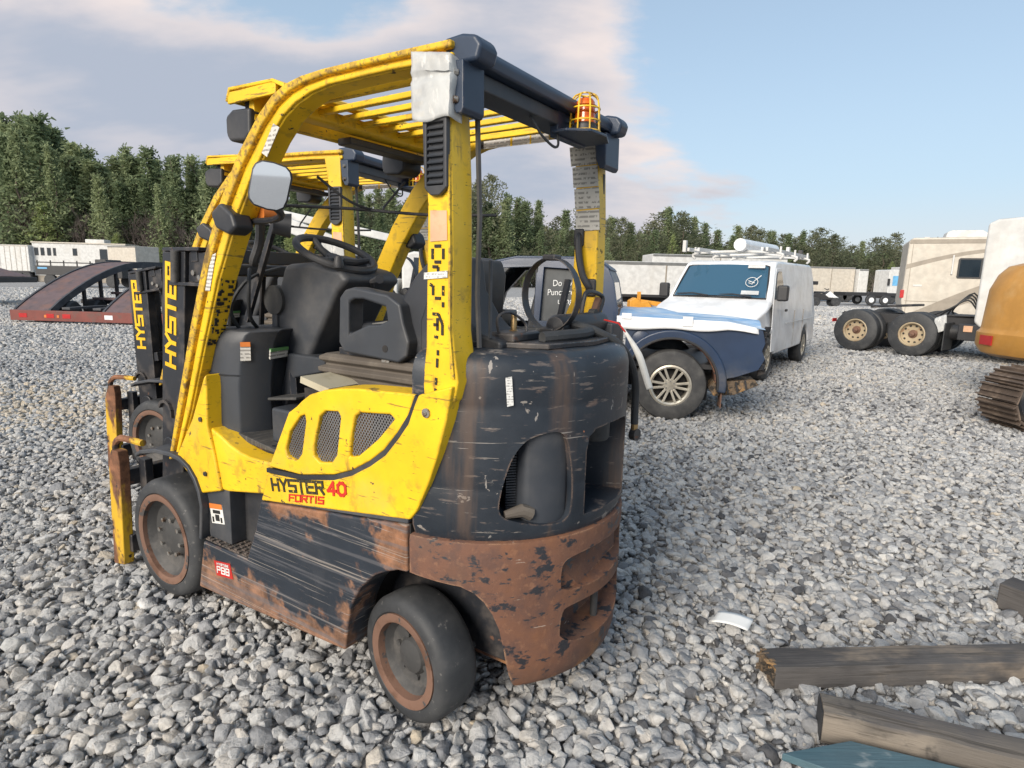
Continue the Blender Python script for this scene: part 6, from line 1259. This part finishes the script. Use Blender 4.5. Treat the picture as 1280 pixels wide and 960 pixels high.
ZONES = [(60,'at the far left above the box trailer'),(130,'above the office trailer'),(215,'left of the forklift guards, above the car hauler'),(345,'beside the front legs of the forklift guards'),(545,'seen through the forklift cab'),(720,'between the two rear pillars of the nearest forklift'),(800,'just right of the nearest forklift'),(890,'above the van windshield'),(1010,'above the rear of the van roof'),(1125,'between the van and the motorhome'),(9999,'behind the motorhome')]
def plant(kind, k, x, y, h, rz):
    nm, lbl, cat, gp = KL[kind]; zone = next(t for lim, t in ZONES if x/y*757+640 < lim)
    o = thing(nm, lbl+' '+zone, cat, (x,y,-.05), rz, gp+' '+zone, h); w_ = h*rnd.uniform(.85,1.45)*(.8 if kind == 'broad' and x/y < .2 else 1); o.scale = (w_,w_,h)
    for name, me in (('crown', VAR[kind, k][0]), ('trunk', VAR[kind, k][1])):
        c = bpy.data.objects.new(name, me); COL.objects.link(c); c.parent = o
    return o
prof_px = [(-60,160),(0,163),(20,148),(48,150),(75,163),(100,177),(125,188),(150,200),(185,197),(215,194),(245,200),(300,212),(360,232),(420,240),(480,240),(530,248),(570,236),(600,225),(625,243),(650,254),(680,262),(760,274),(800,267),(830,263),(852,268),(878,288),(905,291),(935,287),(965,287),(1000,291),(1030,300),(1060,302),(1090,300),(1120,302),(1180,304),(1260,302),(1340,300)]
def top_at(px):
    for (a, ya), (b, yb) in zip(prof_px, prof_px[1:]):
        if a <= px <= b: return ya+(yb-ya)*(px-a)/(b-a)
    return 300
rnd = random.Random(21)
def belt(step, dadd, lower, kinds, prob=1.0, x0=-80, x1=1360):
    px = x0
    while px < x1:
        px += step*rnd.uniform(.6,1.4)
        if rnd.random() > prob: continue
        D = (72 if px < 260 else 72+(px-260)*.085 if px < 780 else 118+(px-780)*.10)+dadd+rnd.uniform(-4,4)
        hor = 332+.0245*px; yt = top_at(px)+rnd.choice([rnd.uniform(-6,6), rnd.uniform(4,30)])+lower; h = (hor-yt)*D/757*.985+1.45
        kd = kinds(px); n = 6 if kd == 'pine' else 3 if kd == 'young' else 4
        plant(kd, rnd.randrange(n), (px-640)/757*D, D, h*(1.0 if kd != 'young' else 1), rnd.random()*6.28)
kd_ = lambda px: ('pine' if px < 380 or rnd.random() < .75 else 'broad') if px < 870 else ('pine' if rnd.random() < .3 else 'broad')
belt(15, 0, 0, kd_); belt(17, 6, 6, kd_); belt(20, -4, 26, kd_); belt(22, 12, -2, kd_)
def kd2(px): return 'young'
belt(46, -9, 96, kd2, .75, -40, 300); belt(34, -8, 62, kd2, .8, 300, 800); belt(40, -8, 28, kd2, .6, 800, 1150)
bl = ('bare_tree', 'bare leafless winter tree among the pines', 'tree', 'bare trees in front of the pines')
for k in range(130):
    px = rnd.choice([rnd.uniform(-40,60), rnd.uniform(-40,60), rnd.uniform(95,260), rnd.uniform(95,330), rnd.uniform(95,330), rnd.uniform(-40,330), rnd.uniform(560,1120)]); D = (67 if px < 400 else 68+(px-260)*.09)+rnd.uniform(-2,6); hor = 332+.0245*px
    h = (hor-top_at(px))*D/757*rnd.uniform(.42,.72)+1; o = bpy.data.objects.new('bare_tree', BARE[k % 4]); COL.objects.link(o); o.location = ((px-640)/757*D, D, 0); o.rotation_euler = (0,0,rnd.random()*6.28); o.scale = (h*.9,h*.9,h); zn = next(t for lim, t in ZONES if px < lim); tag(o, 'bare leafless winter tree '+zn, bl[2], 'bare trees '+zn)
# undergrowth: one mass of twigs and leaves nobody could count
V = []; F = []
for k in range(26000):
    px = rnd.uniform(-90,1380); D = (67 if px < 260 else 67+(px-260)*.085 if px < 780 else 110+(px-780)*.10)+rnd.uniform(-2,14); hm = (332+.0245*px-top_at(px))*D/757
    z = rnd.random()**1.5*hm*.42; s_ = rnd.uniform(.12,.34)*D/70; p = Vector(((px-640)/757*D, D, z)); d = Vector((rnd.gauss(0,.5), rnd.gauss(0,.5), rnd.uniform(.3,1.2))).normalized(); q = d.orthogonal().normalized(); q.rotate(Matrix.Rotation(rnd.random()*6.28, 3, d)); i = len(V)
    V.extend([p-q*s_*.10, p+q*s_*.10, p+d*s_*2.2]); F.append((i,i+1,i+2))
me = bpy.data.meshes.new('undergrowth'); me.from_pydata([tuple(v) for v in V], [], F); me.materials.append(MATS['bare_twigs']); ug = bpy.data.objects.new('undergrowth', me); COL.objects.link(ug); 
V = []; F = []
for k in range(30000):
    px = rnd.uniform(-90,1380); D = (84 if px < 260 else 84+(px-260)*.085 if px < 780 else 132+(px-780)*.10)+rnd.uniform(-6,10); hm = (332+.0245*px-top_at(px))*D/757
    z = rnd.random()*(hm*.70+1); s_ = rnd.uniform(.25,.6)*D/70; p = Vector(((px-640)/757*D, D, z)); d = Vector((rnd.gauss(0,.7), rnd.gauss(0,.7), rnd.uniform(.1,1.0))).normalized(); q = d.orthogonal().normalized(); q.rotate(Matrix.Rotation(rnd.random()*6.28, 3, d)); i = len(V)
    V.extend([p-q*s_*.45, p+q*s_*.45, p+d*s_*1.5+q*s_*.1, p+d*s_*1.5-q*s_*.1]); F.append((i,i+1,i+2,i+3))
me = bpy.data.meshes.new('deep_wood'); me.from_pydata([tuple(v) for v in V], [], F); me.materials.append(MATS['pine_needles']); dw = bpy.data.objects.new('deep_wood', me); COL.objects.link(dw); tag(dw, 'dense green depth of the wood behind the front trees', 'wood', None, 'stuff')
tag(ug, 'tangled brown undergrowth along the foot of the trees', 'undergrowth', None, 'stuff')
